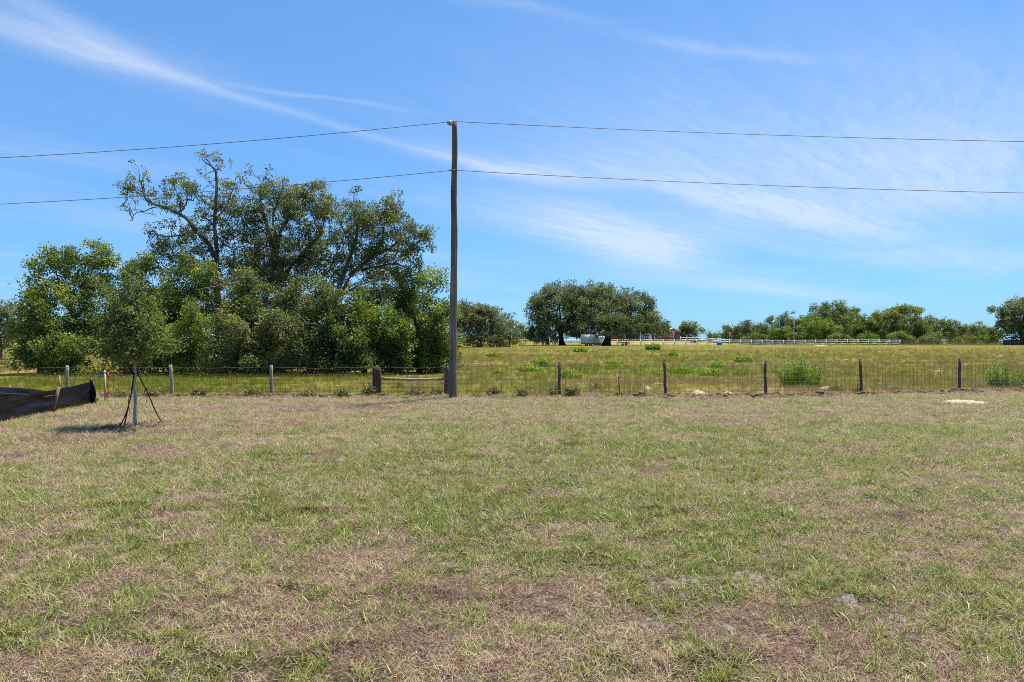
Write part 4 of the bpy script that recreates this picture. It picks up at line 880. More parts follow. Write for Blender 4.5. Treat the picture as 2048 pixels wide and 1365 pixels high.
# ------------------------------------------------------------------ survey stakes and flags
def flag_strip(name, p, vec, w, mat, parent, rng, n=6):
    p, vec = np.array(p), np.array(vec); V = []; side = np.array([0, .3, 1.0]) * w
    for i in range(n):
        t = i / (n - 1); o = np.array([0, .02 * sin(6 * t), .01 * sin(9 * t)]); V += [p + vec * t + o - side * .5, p + vec * t + o + side * .5]
    f = [(2 * i, 2 * i + 2, 2 * i + 3, 2 * i + 1) for i in range(n - 1)]; return obj(name, V, [f], mat, parent)
D = 16.9; b0 = ground_pt(210.5, D); st = thing('survey_stake', 'pale wooden survey stake with a blue ribbon near the end of the silt fence', 'stake', b0)
plank('shaft', b0 + [0, 0, -.1], P(209.5, 741, D), .032, .02, M['stake_pale'], st)
tp = P(209.5, 746, D); mb = MB(); mb.box(tp, (.045, .034, .03)); mb.build('knot', M['blue'], st)
flag_strip('ribbon', tp + [-.015, -.02, -.01], (-.10, -.03, -.13), .05, M['blue'], st, rs); flag_strip('ribbon', tp + [-.015, -.025, -.005], (-.05, -.05, -.10), .04, M['blue'], st, rs)
D = 17.3; b0 = ground_pt(216, D); st = thing('survey_rod', 'dark steel rod topped with a red ribbon beside the pale survey stake', 'stake', b0)
mb = MB(); mb.tube([b0 + [0, 0, -.1], P(216, 746, D)], .011, 6); mb.build('shaft', M['post_dark'], st)
tp = P(216, 745, D); mb = MB(); mb.tube([tp, tp + [.003, 0, -.10], tp + [.008, 0, -.2]], [.024, .02, .012], 6); mb.build('ribbon', M['red'], st); flag_strip('ribbon', tp + [.01, -.02, -.1], (.02, -.01, -.14), .035, M['red'], st, rs)
D = 16.7; b0 = ground_pt(214.5, D); fg = thing('marker_flag', 'bright pink marker flag low in the grass beside the survey stake', 'flag', b0)
mb = MB(); mb.tube([b0, b0 + [.0, 0, .16]], .004, 4); mb.build('wire', M['wire_dark'], fg)
mb = MB(); c = P(214, 791, D - .1); mb.add([c + np.array(q) for q in [(-.05, 0, -.02), (0, -.02, -.04), (.055, 0, .0), (.04, .02, .045), (-.03, .01, .035)]], [], [(0, 1, 4), (1, 2, 4), (2, 3, 4)]); mb.build('cloth', M['pink'], fg)
D = 16.2; b0 = ground_pt(193, D); fg = thing('marker_flag', 'crumpled yellow marker flag at the rolled end of the silt fence', 'flag', b0)
mb = MB(); c = P(193.5, 800, D - .05); mb.add([c + np.array(q) for q in [(-.05, 0, .06), (.0, -.03, .05), (.07, 0, .025), (.06, -.02, -.02), (0, -.04, -.045), (-.04, 0, -.02)]], [], [(0, 1, 5), (1, 4, 5), (1, 2, 4), (2, 3, 4)]); mb.build('cloth', M['yellow'], fg)
mb = MB(); mb.tube([b0, c + [-.04, 0, .05]], .004, 4); mb.build('wire', M['wire_dark'], fg)
D = 18.35; b0 = ground_pt(1239, D); st = thing('survey_stake', 'thin brown survey stake with a red ribbon between two fence posts right of the pole', 'stake', b0)
plank('shaft', b0 + [0, 0, -.1], P(1237.5, 749, D), .028, .02, M['stake'], st)
tp = P(1238, 755, D); mb = MB(); mb.box(tp, (.042, .032, .05), .3); mb.build('knot', M['red'], st); flag_strip('ribbon', tp + [.005, -.02, -.02], (.03, -.02, -.16), .04, M['red'], st, rs); flag_strip('ribbon', tp + [-.01, -.02, -.02], (-.015, -.02, -.2), .03, M['red'], st, rs)
b1 = ground_pt(1243, D - .1); fg = thing('ribbon_scrap', 'scrap of pinkish red ribbon on the ground at the foot of the brown stake', 'ribbon', b1); flag_strip('ribbon', b1 + [-.03, 0, .05], (.08, -.03, -.04), .06, M['red'], fg, rs)
D = 18.4; b0 = ground_pt(1256, D); fg = thing('marker_flag', 'small yellow marker flag right of the brown survey stake', 'flag', b0)
mb = MB(); mb.tube([b0, b0 + [0, 0, .2]], .004, 4); mb.build('wire', M['wire_dark'], fg)
mb = MB(); c = P(1256, 784, D); mb.add([c + np.array(q) for q in [(-.03, 0, -.05), (.03, -.02, -.04), (.04, 0, .02), (.0, .0, .07), (-.035, .01, .0)]], [], [(0, 1, 4), (1, 2, 4), (2, 3, 4)]); mb.build('cloth', M['yellow'], fg)

# ------------------------------------------------------------------ young staked tree
ry = np.random.default_rng(53); YD = 12.0; yb = ground_pt(270, YD)
yt = thing('young_tree', 'slim young tree with pale bark held by black straps in a mulch ring', 'tree', yb)
w = smooth_path(np.array([yb + [0, 0, -.08], P(270.5, 830, YD), P(271, 800, YD), P(269, 770, YD), P(270, 745, YD), P(269.5, 715, YD), P(268, 680, YD), P(267, 640, YD), P(268, 590, YD)]), 4)
mb = MB(); rr = np.linspace(.035, .010, len(w)) * (1 + .06 * np.sin(np.arange(len(w)) * 1.7)); rr[:2] *= 1.15; mb.tube(w, rr, 12); mb.build('trunk', M['bark_pale'], yt, True)
C, R = [], []
for k in range(34):
    i0 = ry.integers(18, len(w) - 1); a = ry.random() * 2 * pi; el = ry.uniform(.15, .9); f = (len(w) - i0) / (len(w) - 18); L = ry.uniform(.35, .78) * (.35 + .75 * f)
    e = w[i0] + np.array([cos(a) * cos(el), sin(a) * cos(el), sin(el)]) * L; br = wiggle(w[i0], e, 8, .14, ry, .05); mb = MB(); mb.tube(br, np.linspace(.011, .003, 8), 5, False)
    for q in range(6):
        d = unit(ry.normal(size=3) + np.array([0, 0, .3])); s0 = br[ry.integers(2, 8)]; e2 = s0 + d * ry.uniform(.10, .28); mb.tube(wiggle(s0, e2, 4, .2, ry), np.linspace(.005, .002, 4), 3, False)
        C.append(e2); R.append(ry.uniform(.07, .15)); C.append((s0 + e2) / 2); R.append(ry.uniform(.06, .12))
    C.append(br[-1]); R.append(.12); mb.build('branch', M['bark_pale'], yt, True)
for px, py, rx, rz, nn in [(262, 640, .26, .26, 60), (285, 610, .24, .22, 46), (240, 610, .20, .20, 40), (262, 570, .18, .2, 36), (230, 662, .26, .2, 50), (300, 655, .26, .2, 52), (322, 690, .22, .14, 34), (218, 700, .22, .13, 34), (258, 700, .26, .14, 44), (292, 712, .2, .1, 26), (268, 538, .08, .12, 10), (312, 630, .16, .12, 22), (208, 645, .14, .12, 18)]:
    d = unit(ry.normal(size=(nn, 3))); C += list(P(px, py, YD + ry.normal() * .15) + d * (ry.random((nn, 1)) ** .45) * np.array([rx, rx, rz])); R += list(ry.uniform(.06, .14, nn))
C, R = np.array(C), np.array(R); V, F3, tt = leaves(C, R, (13 * (R / .11) ** 1.5).astype(int), .055, .58 + .20 * ry.normal(size=len(C)), ry, .8, .4)
obj('crown', V, [F3], M['young'], yt, {'tint': tt})
def strap(label, pts, w_=.009, loose=None):
    o = thing('guy_strap', label, 'strap', pts[-1]); p = smooth_path(np.array(pts), 5); mb = MB(); n = len(p)
    side = np.array([.75, .66, 0]) * w_; V = np.concatenate([p - side, p + side, p - side + [0, .006, 0], p + side + [0, .006, 0]]); q = np.arange(n - 1)
    mb.add(V, np.concatenate([np.stack([q, q + 1, q + 1 + n, q + n], 1), np.stack([q + 2 * n, q + 3 * n, q + 3 * n + 1, q + 2 * n + 1], 1), np.stack([q, q + 2 * n, q + 2 * n + 1, q + 1], 1), np.stack([q + n, q + n + 1, q + 3 * n + 1, q + 3 * n], 1)])); mb.build('webbing', M['black_strap'], o)
    if loose is not None:
        mb = MB(); mb.tube(smooth_path(np.array(loose), 4), .006, 5); mb.build('loose_end', M['black_strap'], o)
    mb = MB(); e = p[-1]; mb.tube([e + [0, 0, .06], e + [0, 0, -.06]], .010, 6); mb.build('anchor', M['post_dark'], o)
strap('black guy strap running from the young tree down to the left', [P(268, 748, 11.96), P(264, 775, 11.9), P(260, 800, 11.85), P(251, 830, 11.8), P(240, 852, 11.8)], loose=[P(260, 790, 11.83), P(257, 800, 11.8), P(258, 815, 11.8), P(260, 824, 11.8)])
strap('second black guy strap hanging beside the left strap', [P(268, 745, 11.94), P(262, 790, 11.7), P(254, 825, 11.6), P(249, 850, 11.6)])
strap('black guy strap with a looped buckle running down to the right', [P(272, 742, 12.05), P(288, 772, 12.1), P(299, 795, 12.2), P(311, 823, 12.3), P(325, 848, 12.35)], loose=[P(288, 789, 12.1), P(290, 779, 12.08), P(294, 778, 12.08), P(294, 792, 12.1), P(293.5, 806, 12.1)])
mc = MB()
for k in range(900):
    a = ry.random() * 2 * pi; r = .52 * ry.random() ** .55; x, y = yb[0] + r * cos(a) * 1.05, YD + .05 + r * sin(a) * .95
    mc.box((x, y, g1(x, y) + .012 + .03 * (1 - r / .52) + ry.random() * .012), (ry.uniform(.02, .07), ry.uniform(.012, .03), .008), ry.random() * 6.3, ry.normal() * .35)
tag(mc.build('mulch', M['chip']), 'ring of brown wood chip mulch round the foot of the young tree', 'mulch', None, 'stuff')
# ------------------------------------------------------------------ weeds, sand mounds
rw = np.random.default_rng(61)
def weed(label, px, ybase, w, h, mat='weed', name='weed_clump', tint=0.0, n_stem=None, leaf=None, D=None, upright=True, group=None, cat='weed'):
    D = D or float(min(D_of(ybase), 90)); x = X(px, D); z = g1(x, D); k = D / F; W_, H = w * k / 2, h * k; t = thing(name, label, cat, (x, D, z), group)
    ns = n_stem or int(20 + 50 * min(1.2, W_)); C, R, T = [], [], []; mb = MB()
    for i in range(ns):
        a = rw.random() * 6.28; r = rw.random() ** .5; bx, by = x + cos(a) * r * W_ * .85, D + sin(a) * r * W_ * .6; hh = H * (1 - .35 * r ** 2) * rw.uniform(.45, 1.2)
        p0 = np.array([bx, by, g1(bx, by) - .02]); p1 = p0 + [cos(a) * r * W_ * .35 + rw.normal() * .04, sin(a) * .1 + rw.normal() * .03, hh]; s = wiggle(p0, p1, 6, .06, rw); mb.tube(s, np.linspace(.006, .003, 6), 3, False)
        for q in np.linspace(.12, 1, max(4, int(hh / .07))): C.append(p0 + (p1 - p0) * q); R.append(.035 + .07 * min(1, H) * (1.1 - q * .7)); T.append(.35 + .35 * q)
    tag(mb.build('stems', M[mat], t), kind='stuff'); C, R, T = np.array(C), np.array(R), np.array(T) + tint; lf = leaf or max(.05, D * .0026)
    cnt = np.maximum(3, (6.5 * (R / .08) ** 1.1)).astype(int); V, F3, tt = leaves(C, R, cnt, lf * 1.6, T + .16, rw, 1.0, .1, -.7, (.16, .30)); obj('foliage', V, [F3], M[mat], t, {'tint': tt}); return t
weed('tall feathery green weed clump between the third and fourth dark fence posts', 1604, 776, 84, 56, 'weed', tint=-.16, n_stem=80, D=22.5, leaf=.05)
weed('feathery green weed clump at the right edge of the picture', 2014, 777, 78, 48, 'weed', tint=-.22, n_stem=64, D=22.2, leaf=.05)
W2 = [(1085, 735, 34, 18, 'upright bright green weed beyond the first dark fence post'), (1060, 744, 46, 13, 'low bright green weed patch left of the first dark fence post'), (1132, 758, 28, 20, 'bright green weed right behind the first dark fence post'),
      (1152, 757, 24, 11, 'small pale green weed right of the first dark fence post'), (1365, 747, 60, 17, 'wide bright green weed patch right of the second dark fence post'), (1424, 752, 48, 15, 'sparse green weed patch between the second and third dark posts'),
      (1436, 738, 26, 12, 'small upright weed behind the sparse weed patch'), (1485, 727, 36, 11, 'small bright weed far out left of the third dark fence post'), (1160, 709, 26, 7, 'tiny bright weed patch in front of the box trailer'), (988, 716, 24, 5, 'flat bright green weed patch in front of the moss-draped oak'),
      (1306, 703, 26, 10, 'bright weed clump near the white fence in front of the brick house'), (1345, 716, 16, 6, 'tiny green weed tuft out in the middle of the pasture'), (1228, 730, 34, 5, 'flat yellow-green weed patch in the open pasture'), (998, 748, 14, 8, 'thin green weed just right of the utility pole')]
for px, yb_, w_, h_, q in W2: weed(q, px, yb_, w_, h_, group='bright weeds in the pasture')
W3 = [(240, 797, 26, 14, 'dark green tuft at the fence foot near the survey stake'), (312, 795, 28, 14, 'dry brown tuft at the fence foot left of the second grey post'), (398, 795, 26, 12, 'green tuft at the fence foot right of the second grey post'),
      (505, 794, 30, 13, 'dark tuft at the fence foot left of the leaning grey post'), (618, 795, 34, 12, 'yellow-green tuft at the fence foot right of the leaning grey post'), (684, 796, 24, 18, 'dark green tuft at the fence foot left of the thick brace post'), (738, 794, 24, 20, 'green tuft against the left side of the thick brace post'),
      (834, 794, 30, 12, 'yellow-green tuft under the brace rail'), (872, 794, 16, 10, 'small tuft beside the half hidden brace post'), (990, 793, 22, 14, 'green tuft at the fence foot right of the utility pole'), (1046, 795, 22, 16, 'brown and green tuft between the pole and the first dark post'),
      (1108, 794, 16, 14, 'dark tuft against the first dark fence post'), (1142, 794, 38, 24, 'large dark tuft right of the first dark fence post'), (1193, 778, 14, 10, 'small dark weed in the grass left of the brown survey stake'), (1672, 782, 22, 10, 'small green weed by the sand mound left of the fourth dark post'),
      (1714, 786, 14, 10, 'tuft against the fourth dark fence post'), (800, 776, 12, 12, 'single grey-green weed seen under the brace rail')]
for px, yb_, w_, h_, q in W3: weed(q, px, yb_, w_, h_, 'dark_weed', 'weed_tuft', tint=.15 if 'yellow' in q or 'brown' in q else .0, group='tufts along the wire fence', leaf=.06, D=min(D_of(yb_), 18.75) if 690 < px < 1500 and yb_ > 790 else None)

def mound(label, px, py, w, h, D=None, cat='sand mound'):
    D = D or D_of(py); x = X(px, D); k = D / F; a, bq = w * k / 2, max(.22, w * k * .38); hh = h * k; n, mrings = 40, 14; V = [(x, D, g1(x, D) + hh)]; f3, f4 = [], []
    for i in range(1, mrings + 1):
        r = i / mrings
        for j in range(n):
            th = 2 * pi * j / n; e = 1 + .28 * (fbm(np.array([cos(th) * 1.4 + px]), np.array([sin(th) * 1.4 + py]), 3, 3)[0] - .5) * 2; X_, Y_ = x + cos(th) * r * a * e, D + sin(th) * r * bq * e
            zz = hh * (1 - r * r) ** 1.2 * (.35 + 1.25 * float(fbm(np.array([X_ * 6]), np.array([Y_ * 6]), 9, 3)[0])) - (.03 if i == mrings else 0); V.append((X_, Y_, g1(X_, Y_) + zz + .004))
    for j in range(n):
        f3.append((0, 1 + j, 1 + (j + 1) % n))
        for i in range(mrings - 1): a0, b0 = 1 + i * n, 1 + (i + 1) * n; f4.append((a0 + j, b0 + j, b0 + (j + 1) % n, a0 + (j + 1) % n))
    o = obj('sand_mound', np.array(V), [np.array(f3), np.array(f4)], M['sand'], None, None, True); tag(o, label, cat, 'pale sand mounds'); return o
for a in [('pale sand mound in the grass left of the second dark fence post', 1296, 778, 20, 5), ('largest pale sand mound just right of the second dark fence post', 1398, 789, 42, 10, 18.95), ('low sand mound midway between the second and third dark posts', 1457, 789, 32, 7, 19.0),
          ('pair-like sand mound at the foot of the tall feathery weed', 1652, 780, 28, 8), ('flat sand patch left of the fourth dark fence post', 1680, 772, 18, 4), ('wide flat patch of bare sand on the lawn at the right', 1926, 805, 88, 4.5), ('small sand spot in the pasture right of the fourth dark post', 1880, 744, 20, 2.5),
          ('thin sand patch far left in the pasture behind the second dark post', 1318, 769, 26, 3), ('small sand spot near the pole in the pasture', 952, 726, 10, 2), ('sand spot in the mid pasture right of the pole', 1048, 726, 12, 2), ('thin pale sand streak in front of the white fence', 1640, 698, 30, 1.2),
          ('pale sand spot far out at the right of the pasture', 2000, 716, 24, 1.5), ('small sand spot far out left of the right-hand weed', 1690, 722, 14, 1.5)]: mound(*a)

# ------------------------------------------------------------------ grasses
def tuft_mesh(name, n, spread, lr, el, width, rng, mat, bendr=(.2, .9), c_rng=(0, 1), seg=3):
    V, F4, F3, Cc = [], [], [], []
    for i in range(n):
        a = rng.random() * 6.283; r = spread * rng.random() ** .5; b = rng.random() * 6.283; p = np.array([cos(b) * r, sin(b) * r, 0.0]); L = rng.uniform(*lr); e = radians(rng.uniform(*el)); w = width * rng.uniform(.6, 1.3); bend = rng.uniform(*bendr)
        d = np.array([cos(a) * cos(e), sin(a) * cos(e), sin(e)]); s = np.array([-sin(a), cos(a), 0]) ; s = unit(s + rng.normal(size=3) * .5); k = len(V); c = rng.uniform(*c_rng); pos = p.copy()
        for q in range(seg):
            ww = w * (1 - (q / seg) ** 1.6 * .8) / 2; V += [pos - s * ww, pos + s * ww]; Cc += [c, c]; pos = pos + d * L / seg; d = unit(d + np.array([0, 0, -bend / seg]) + rng.normal(size=3) * .08)
            if pos[2] < .004: pos[2] = .004 + rng.random() * .006
        V.append(pos); Cc.append(c)
        for q in range(seg - 1): F4.append((k + 2 * q, k + 2 * q + 1, k + 2 * q + 3, k + 2 * q + 2))
        F3.append((k + 2 * seg - 2, k + 2 * seg - 1, k + 2 * seg))
    return mesh_data(name, np.array(V), [np.array(F4), np.array(F3)], mat, {'c': Cc})
def grass_mat(name, stops, trans=.3, rough=.5, spec=.3):
    m, N, b = mat_base(name, rough, spec); f = N.math('ADD', N.math('MULTIPLY', N.attr('c'), .55), N.attr('tint', 'INSTANCER'))
    c = N.ramp(f, stops); N.l.new(c, b.inputs['Base Color']); tr = N.new('ShaderNodeBsdfTranslucent'); N.l.new(c, tr.inputs[0])
    mx = N.new('ShaderNodeMixShader'); mx.inputs[0].default_value = trans; N.l.new(b.outputs[0], mx.inputs[1]); N.l.new(tr.outputs[0], mx.inputs[2]); N.l.new(mx.outputs[0], N.n['Material Output'].inputs[0]); return m
# 0 fresh green .. 1 reddish brown straw
G_STOPS = [(0.0, (.085, .14, .012)), (0.22, (.215, .285, .042)), (0.40, (.355, .375, .088)), (0.56, (.50, .44, .19)), (0.8, (.62, .48, .30)), (1.0, (.36, .22, .14))]
T_STOPS = [(0.0, (.42, .36, .175)), (0.25, (.64, .485, .32)), (0.5, (.49, .335, .222)), (0.75, (.31, .185, .125)), (1.0, (.12, .07, .05))]
P_STOPS = [(0.0, (.115, .165, .010)), (0.25, (.175, .20, .015)), (0.5, (.255, .230, .036)), (0.72, (.345, .265, .095)), (1.0, (.30, .16, .075))]
gm, tm, pm = grass_mat('lawn_blade', G_STOPS, .42, .42, .35), grass_mat('dry_thatch', T_STOPS, .2, .6, .25), grass_mat('pasture_blade', P_STOPS, .32, .6, .2)
rr_ = np.random.default_rng(77); src = {}
def coll(name, meshes):
    c = bpy.data.collections.new(name)
    for q in meshes: o = bpy.data.objects.new(q.name, q); c.objects.link(o)
    return c
src['green'] = coll('green_sources', [tuft_mesh('grass_tuft', int(n), s, lr, el, w, rr_, gm, (.25, 1.3)) for n, s, lr, el, w in [(13, .035, (.035, .075), (30, 85), .0042), (10, .05, (.03, .08), (20, 75), .004), (16, .05, (.03, .065), (25, 80), .0038), (9, .04, (.05, .10), (35, 80), .005), (12, .06, (.03, .07), (15, 60), .004), (14, .03, (.04, .085), (30, 70), .0045)]])
src['coarse'] = coll('coarse_sources', [tuft_mesh('coarse_tuft', n, s, lr, el, w, rr_, gm, (.3, 1.3)) for n, s, lr, el, w in [(11, .03, (.08, .16), (35, 80), .0075), (8, .025, (.07, .14), (25, 70), .007), (13, .04, (.07, .15), (30, 75), .0065), (7, .02, (.10, .19), (40, 80), .008)]])
src['thatch'] = coll('thatch_sources', [tuft_mesh('thatch_tuft', n, s, lr, el, w, rr_, tm, (.0, .8)) for n, s, lr, el, w in [(24, .08, (.025, .07), (8, 50), .0023), (22, .07, (.03, .08), (4, 35), .0021), (26, .09, (.025, .065), (10, 60), .0024), (20, .08, (.03, .08), (5, 40), .0021), (22, .06, (.03, .08), (15, 65), .0022)]])
src['tall'] = coll('tall_sources', [tuft_mesh('tall_tuft', n, s, lr, el, w, rr_, pm, (.1, .7)) for n, s, lr, el, w in [(16, .10, (.12, .30), (55, 88), .006), (20, .14, (.10, .26), (50, 85), .0055), (14, .10, (.14, .34), (60, 88), .006), (22, .16, (.10, .22), (40, 80), .006)]])
def scatter(name, label, cat, pts, scl, tint, collection, up_n, rng, tilt=.15):
    """stuff: one point object whose tufts are instanced by geometry nodes"""
    n = len(pts); me = bpy.data.meshes.new(name); me.vertices.add(n); me.vertices.foreach_set('co', np.asarray(pts, np.float32).ravel())
    at = me.attributes.new('rot', 'FLOAT_VECTOR', 'POINT'); r = np.stack([rng.normal(0, tilt, n), rng.normal(0, tilt, n), rng.random(n) * 6.283], 1).astype(np.float32); at.data.foreach_set('vector', r.ravel())
    me.attributes.new('scl', 'FLOAT', 'POINT').data.foreach_set('value', np.asarray(scl, np.float32)); me.attributes.new('tint', 'FLOAT', 'POINT').data.foreach_set('value', np.asarray(tint, np.float32))
    me.attributes.new('pick', 'INT', 'POINT').data.foreach_set('value', rng.integers(0, up_n, n).astype(np.int32))
    o = bpy.data.objects.new(name, me); COL.objects.link(o); tag(o, label, cat, None, 'stuff')
    ng = bpy.data.node_groups.new(name + '_nodes', 'GeometryNodeTree'); ng.interface.new_socket('Geometry', in_out='INPUT', socket_type='NodeSocketGeometry'); ng.interface.new_socket('Geometry', in_out='OUTPUT', socket_type='NodeSocketGeometry')
    nd, ln = ng.nodes, ng.links; gi, go = nd.new('NodeGroupInput'), nd.new('NodeGroupOutput'); ip = nd.new('GeometryNodeInstanceOnPoints'); ci = nd.new('GeometryNodeCollectionInfo')
    ci.inputs['Collection'].default_value = collection; ci.inputs['Separate Children'].default_value = True; ci.inputs['Reset Children'].default_value = True
    def na(nm, ty): a = nd.new('GeometryNodeInputNamedAttribute'); a.data_type = ty; a.inputs[0].default_value = nm; return [q for q in a.outputs if q.enabled and q.name == 'Attribute'][0]
    ln.new(gi.outputs[0], ip.inputs['Points']); ln.new(ci.outputs[0], ip.inputs['Instance']); ip.inputs['Pick Instance'].default_value = True
    ln.new(na('pick', 'INT'), ip.inputs['Instance Index']); ln.new(na('rot', 'FLOAT_VECTOR'), ip.inputs['Rotation']); ln.new(na('scl', 'FLOAT'), ip.inputs['Scale']); ln.new(ip.outputs[0], go.inputs[0])
    md = o.modifiers.new('scatter', 'NODES'); md.node_group = ng; return o
def frustum_pts(y0, y1, per_m2, rng, pad=2.2, kx=.80):
    """even spread over the wedge of ground in front of the camera and a strip either side"""
    xm = y1 * kx + pad; n = int(per_m2 * 2 * xm * (y1 - y0)); x = rng.uniform(-xm, xm, n); y = rng.uniform(y0, y1, n); k = np.abs(x) < y * kx + pad; return x[k], y[k]
ra = np.random.default_rng(83)
# lawn: dry thatch
XX, YY, SC = [], [], []
for y0, y1, dn, sc in [(2.2, 5, 420, .85), (5, 8, 300, 1.0), (8, 12, 190, 1.15), (12, 21, 120, 1.35)]:
    x, y = frustum_pts(y0, y1, dn, ra); XX.append(x); YY.append(y); SC.append(np.full(len(x), sc))
x, y, sc = map(np.concatenate, (XX, YY, SC)); dry = lawn_dry(x, y); sd = sandiness(x, y); fy = fence_y(x)
keep = (y < fy + .15) & (ra.random(len(x)) < np.clip(.62 + (dry - .45) * 2.6 - .20 * ss(8, 14, y) - .04, .20, .97)) & (ra.random(len(x)) > sd * .85); x, y, sc, dry = x[keep], y[keep], sc[keep], dry[keep]
mound_k = fbm(x * 2.2, y * 2.2, 91, 3); tint = np.clip(.08 + (dry - .42) * .9 + (mound_k - .5) * .75 + ridges(x, y) * 8 + ra.normal(0, .13, len(x)) + .16 * np.exp(-((y - fence_y(x) + .3) / .35) ** 2), -.05, .62)
scatter('dry_thatch', 'dry brown cut grass lying over the lawn', 'grass', np.stack([x, y, gz(x, y) - .002 + .018 * np.clip(fbm(x * 7, y * 7, 93, 2) - .45, 0, 1)], 1), sc * ra.uniform(.7, 1.35, len(x)), tint, src['thatch'], 5, ra, .22)
# lawn: living grass
XX, YY, SC = [], [], []
for y0, y1, dn, sc in [(2.2, 5, 380, .95), (5, 8, 270, 1.05), (8, 12, 190, 1.15), (12, 21, 150, 1.2)]:
    x, y = frustum_pts(y0, y1, dn, ra); XX.append(x); YY.append(y); SC.append(np.full(len(x), sc))
x, y, sc = map(np.concatenate, (XX, YY, SC)); dry = lawn_dry(x, y) + .10 * (vnoise(x * 9, y * 9, 55) - .5); sd = sandiness(x, y)
keep = (y < fence_y(x) - .12) & (ra.random(len(x)) < np.clip(.84 - (dry - .45) * 3.4 + .24 * ss(8, 14, y), .20, 1)) & (ra.random(len(x)) > sd * .8); x, y, sc, dry = x[keep], y[keep], sc[keep], dry[keep]
tint = np.clip(.13 + (dry - .45) * 1.1 + .07 * ss(5, 14, y) + ra.normal(0, .10, len(x)), -.05, .5)
scatter('lawn_grass', 'short patchy green lawn grass', 'grass', np.stack([x, y, gz(x, y) - .002], 1), sc * ra.uniform(.7, 1.3, len(x)), tint, src['green'], 6, ra, .2)
# coarse bright tufts
x, y = frustum_pts(2.2, 12, 120, ra); cl = fbm(x * 1.1, y * 1.1, 97, 3) - .35 * (lawn_dry(x, y) - .45) + .10 * ss(3.4, 2.4, y) + .14 * np.exp(-(((x + 2.2) / .8) ** 2 + ((y - 3.2) / .7) ** 2)) + .16 * np.exp(-(((x - 2.6) / .7) ** 2 + ((y - 3.3) / .6) ** 2))
keep = ra.random(len(x)) < np.clip((cl - .45) * 5.0, .05, 1); x, y = x[keep], y[keep]
scatter('coarse_grass', 'coarse longer green grass tufts standing out of the lawn', 'grass', np.stack([x, y, gz(x, y) - .003], 1), ra.uniform(.55, 1.05, len(x)) * (.8 + .2 * ss(3, 6, y)), np.clip(ra.normal(.08, .10, len(x)), -.05, .35), src['coarse'], 4, ra, .25)
# pasture
XX, YY, SC = [], [], []
for y0, y1, dn, sc in [(18, 26, 55, .85), (26, 40, 26, 1.05), (40, 65, 12, 1.2), (65, 110, 5, 1.35), (110, 158, 2.4, 1.5)]:
    x, y = frustum_pts(y0, y1, dn, ra, 2.0, .78); XX.append(x); YY.append(y); SC.append(np.full(len(x), sc))
x, y, sc = map(np.concatenate, (XX, YY, SC)); pn = fbm(x * .10, y * .24, 101, 4); p2 = fbm(x * .9, y * .9, 103, 3)
sm_ = np.zeros(len(x), bool)
under = ((y > 28.2) & (y < 37) & (x > -24) & (x < -3.0))
keep = (y > fence_y(x) + .05) & (ra.random(len(x)) < np.clip(.55 + (p2 - .5) * 1.6, .25, 1)) & ~under & ~((x > X(1200, y)) & (y > 139) & (x < 60)); x, y, sc, pn, p2 = x[keep], y[keep], sc[keep], pn[keep], p2[keep]
tint = np.clip(.07 + (pn - .40) * 2.6 + (p2 - .5) * .35 + ra.normal(0, .10, len(x)) + .04 * np.exp(-((y - fence_y(x)) / 2.5) ** 2), -.05, .5)
scatter('pasture_grass', 'uncut olive and tan pasture grass beyond the wire fence', 'grass', np.stack([x, y, gz(x, y) - .01], 1), sc * ra.uniform(.6, 1.2, len(x)) * (1 - .45 * ss(60, 120, y)), tint, src['tall'], 4, ra, .12)
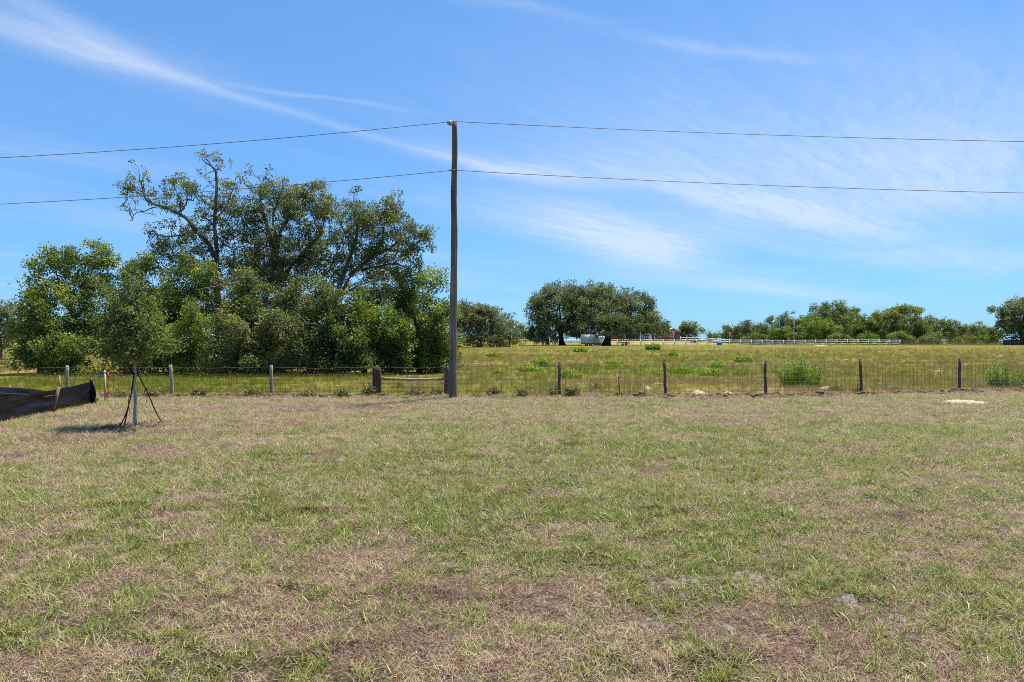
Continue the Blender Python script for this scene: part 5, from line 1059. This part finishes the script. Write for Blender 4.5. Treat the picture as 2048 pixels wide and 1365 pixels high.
# clods and roots thrown up along the fence
mb = MB(); oct_f = [(0, 2, 4), (2, 1, 4), (1, 3, 4), (3, 0, 4), (2, 0, 5), (1, 2, 5), (3, 1, 5), (0, 3, 5)]
for k in range(2600):
    x = ra.uniform(-16, 17); y = float(fence_y(x)) - .26 + ra.normal() * .24; dn_ = float(fbm(np.array([x * 1.3]), np.array([y * 1.3]), 8, 3)[0])
    if ra.random() > (dn_ - .25) * 2.2: continue
    r = ra.gamma(2.0, .013) + .008; z = g1(x, y); V = np.array([(1, 0, 0), (-1, 0, 0), (0, 1, 0), (0, -1, 0), (0, 0, 1), (0, 0, -1)]) * r * ra.uniform(.5, 1.4, (6, 1)) * [1.5, 1, .7]; a = ra.random() * 6.28
    V = np.stack([V[:, 0] * cos(a) - V[:, 1] * sin(a), V[:, 0] * sin(a) + V[:, 1] * cos(a), V[:, 2]], 1); mb.add(V + [x, y, z + r * .25], [], oct_f)
tag(mb.build('dirt_clods', M['clod']), 'brown clods of dirt scattered along the foot of the wire fence', 'dirt', None, 'stuff')
# dry scrub below the farm fence, white wildflowers by the grove
x = ra.uniform(X(1802, 155), X(2060, 155), 420); y = 155 + ra.normal(0, .8, 420)
scatter('dry_scrub', 'dry reddish brown scrub along the foot of the farm fence', 'scrub', np.stack([x, y, gz(x, y) - .02], 1), ra.uniform(1.6, 3.4, 420), np.clip(ra.normal(.42, .12, 420), .1, .6), src['tall'], 4, ra, .1)
fl_m = mat_simple('white_petal', (.75, .75, .72), .6, .2, .05); fv, ff4 = [], []
for k in range(150):
    if k < 90: px = ra.uniform(40, 900); D = ra.uniform(20.5, 27.5)
    else: px = ra.uniform(950, 2040); D = ra.uniform(22, 70)
    x = X(px, D); h = ra.uniform(.14, .30); r = ra.uniform(.012, .026) * (D / 24) ** .8; z = g1(x, D) + h; n0 = len(fv)
    for a in range(6): fv.append((x + r * cos(a * pi / 3), D + r * sin(a * pi / 3), z + .3 * r * (a % 2)))
    fv.append((x, D, z - .4 * r)); ff4 += [(n0 + a, n0 + (a + 1) % 6, n0 + 6) for a in range(6)]
o = obj('wildflowers', np.array(fv), [np.array(ff4)], fl_m); tag(o, 'tiny white wildflowers dotted through the pasture grass', 'wildflowers', None, 'stuff')
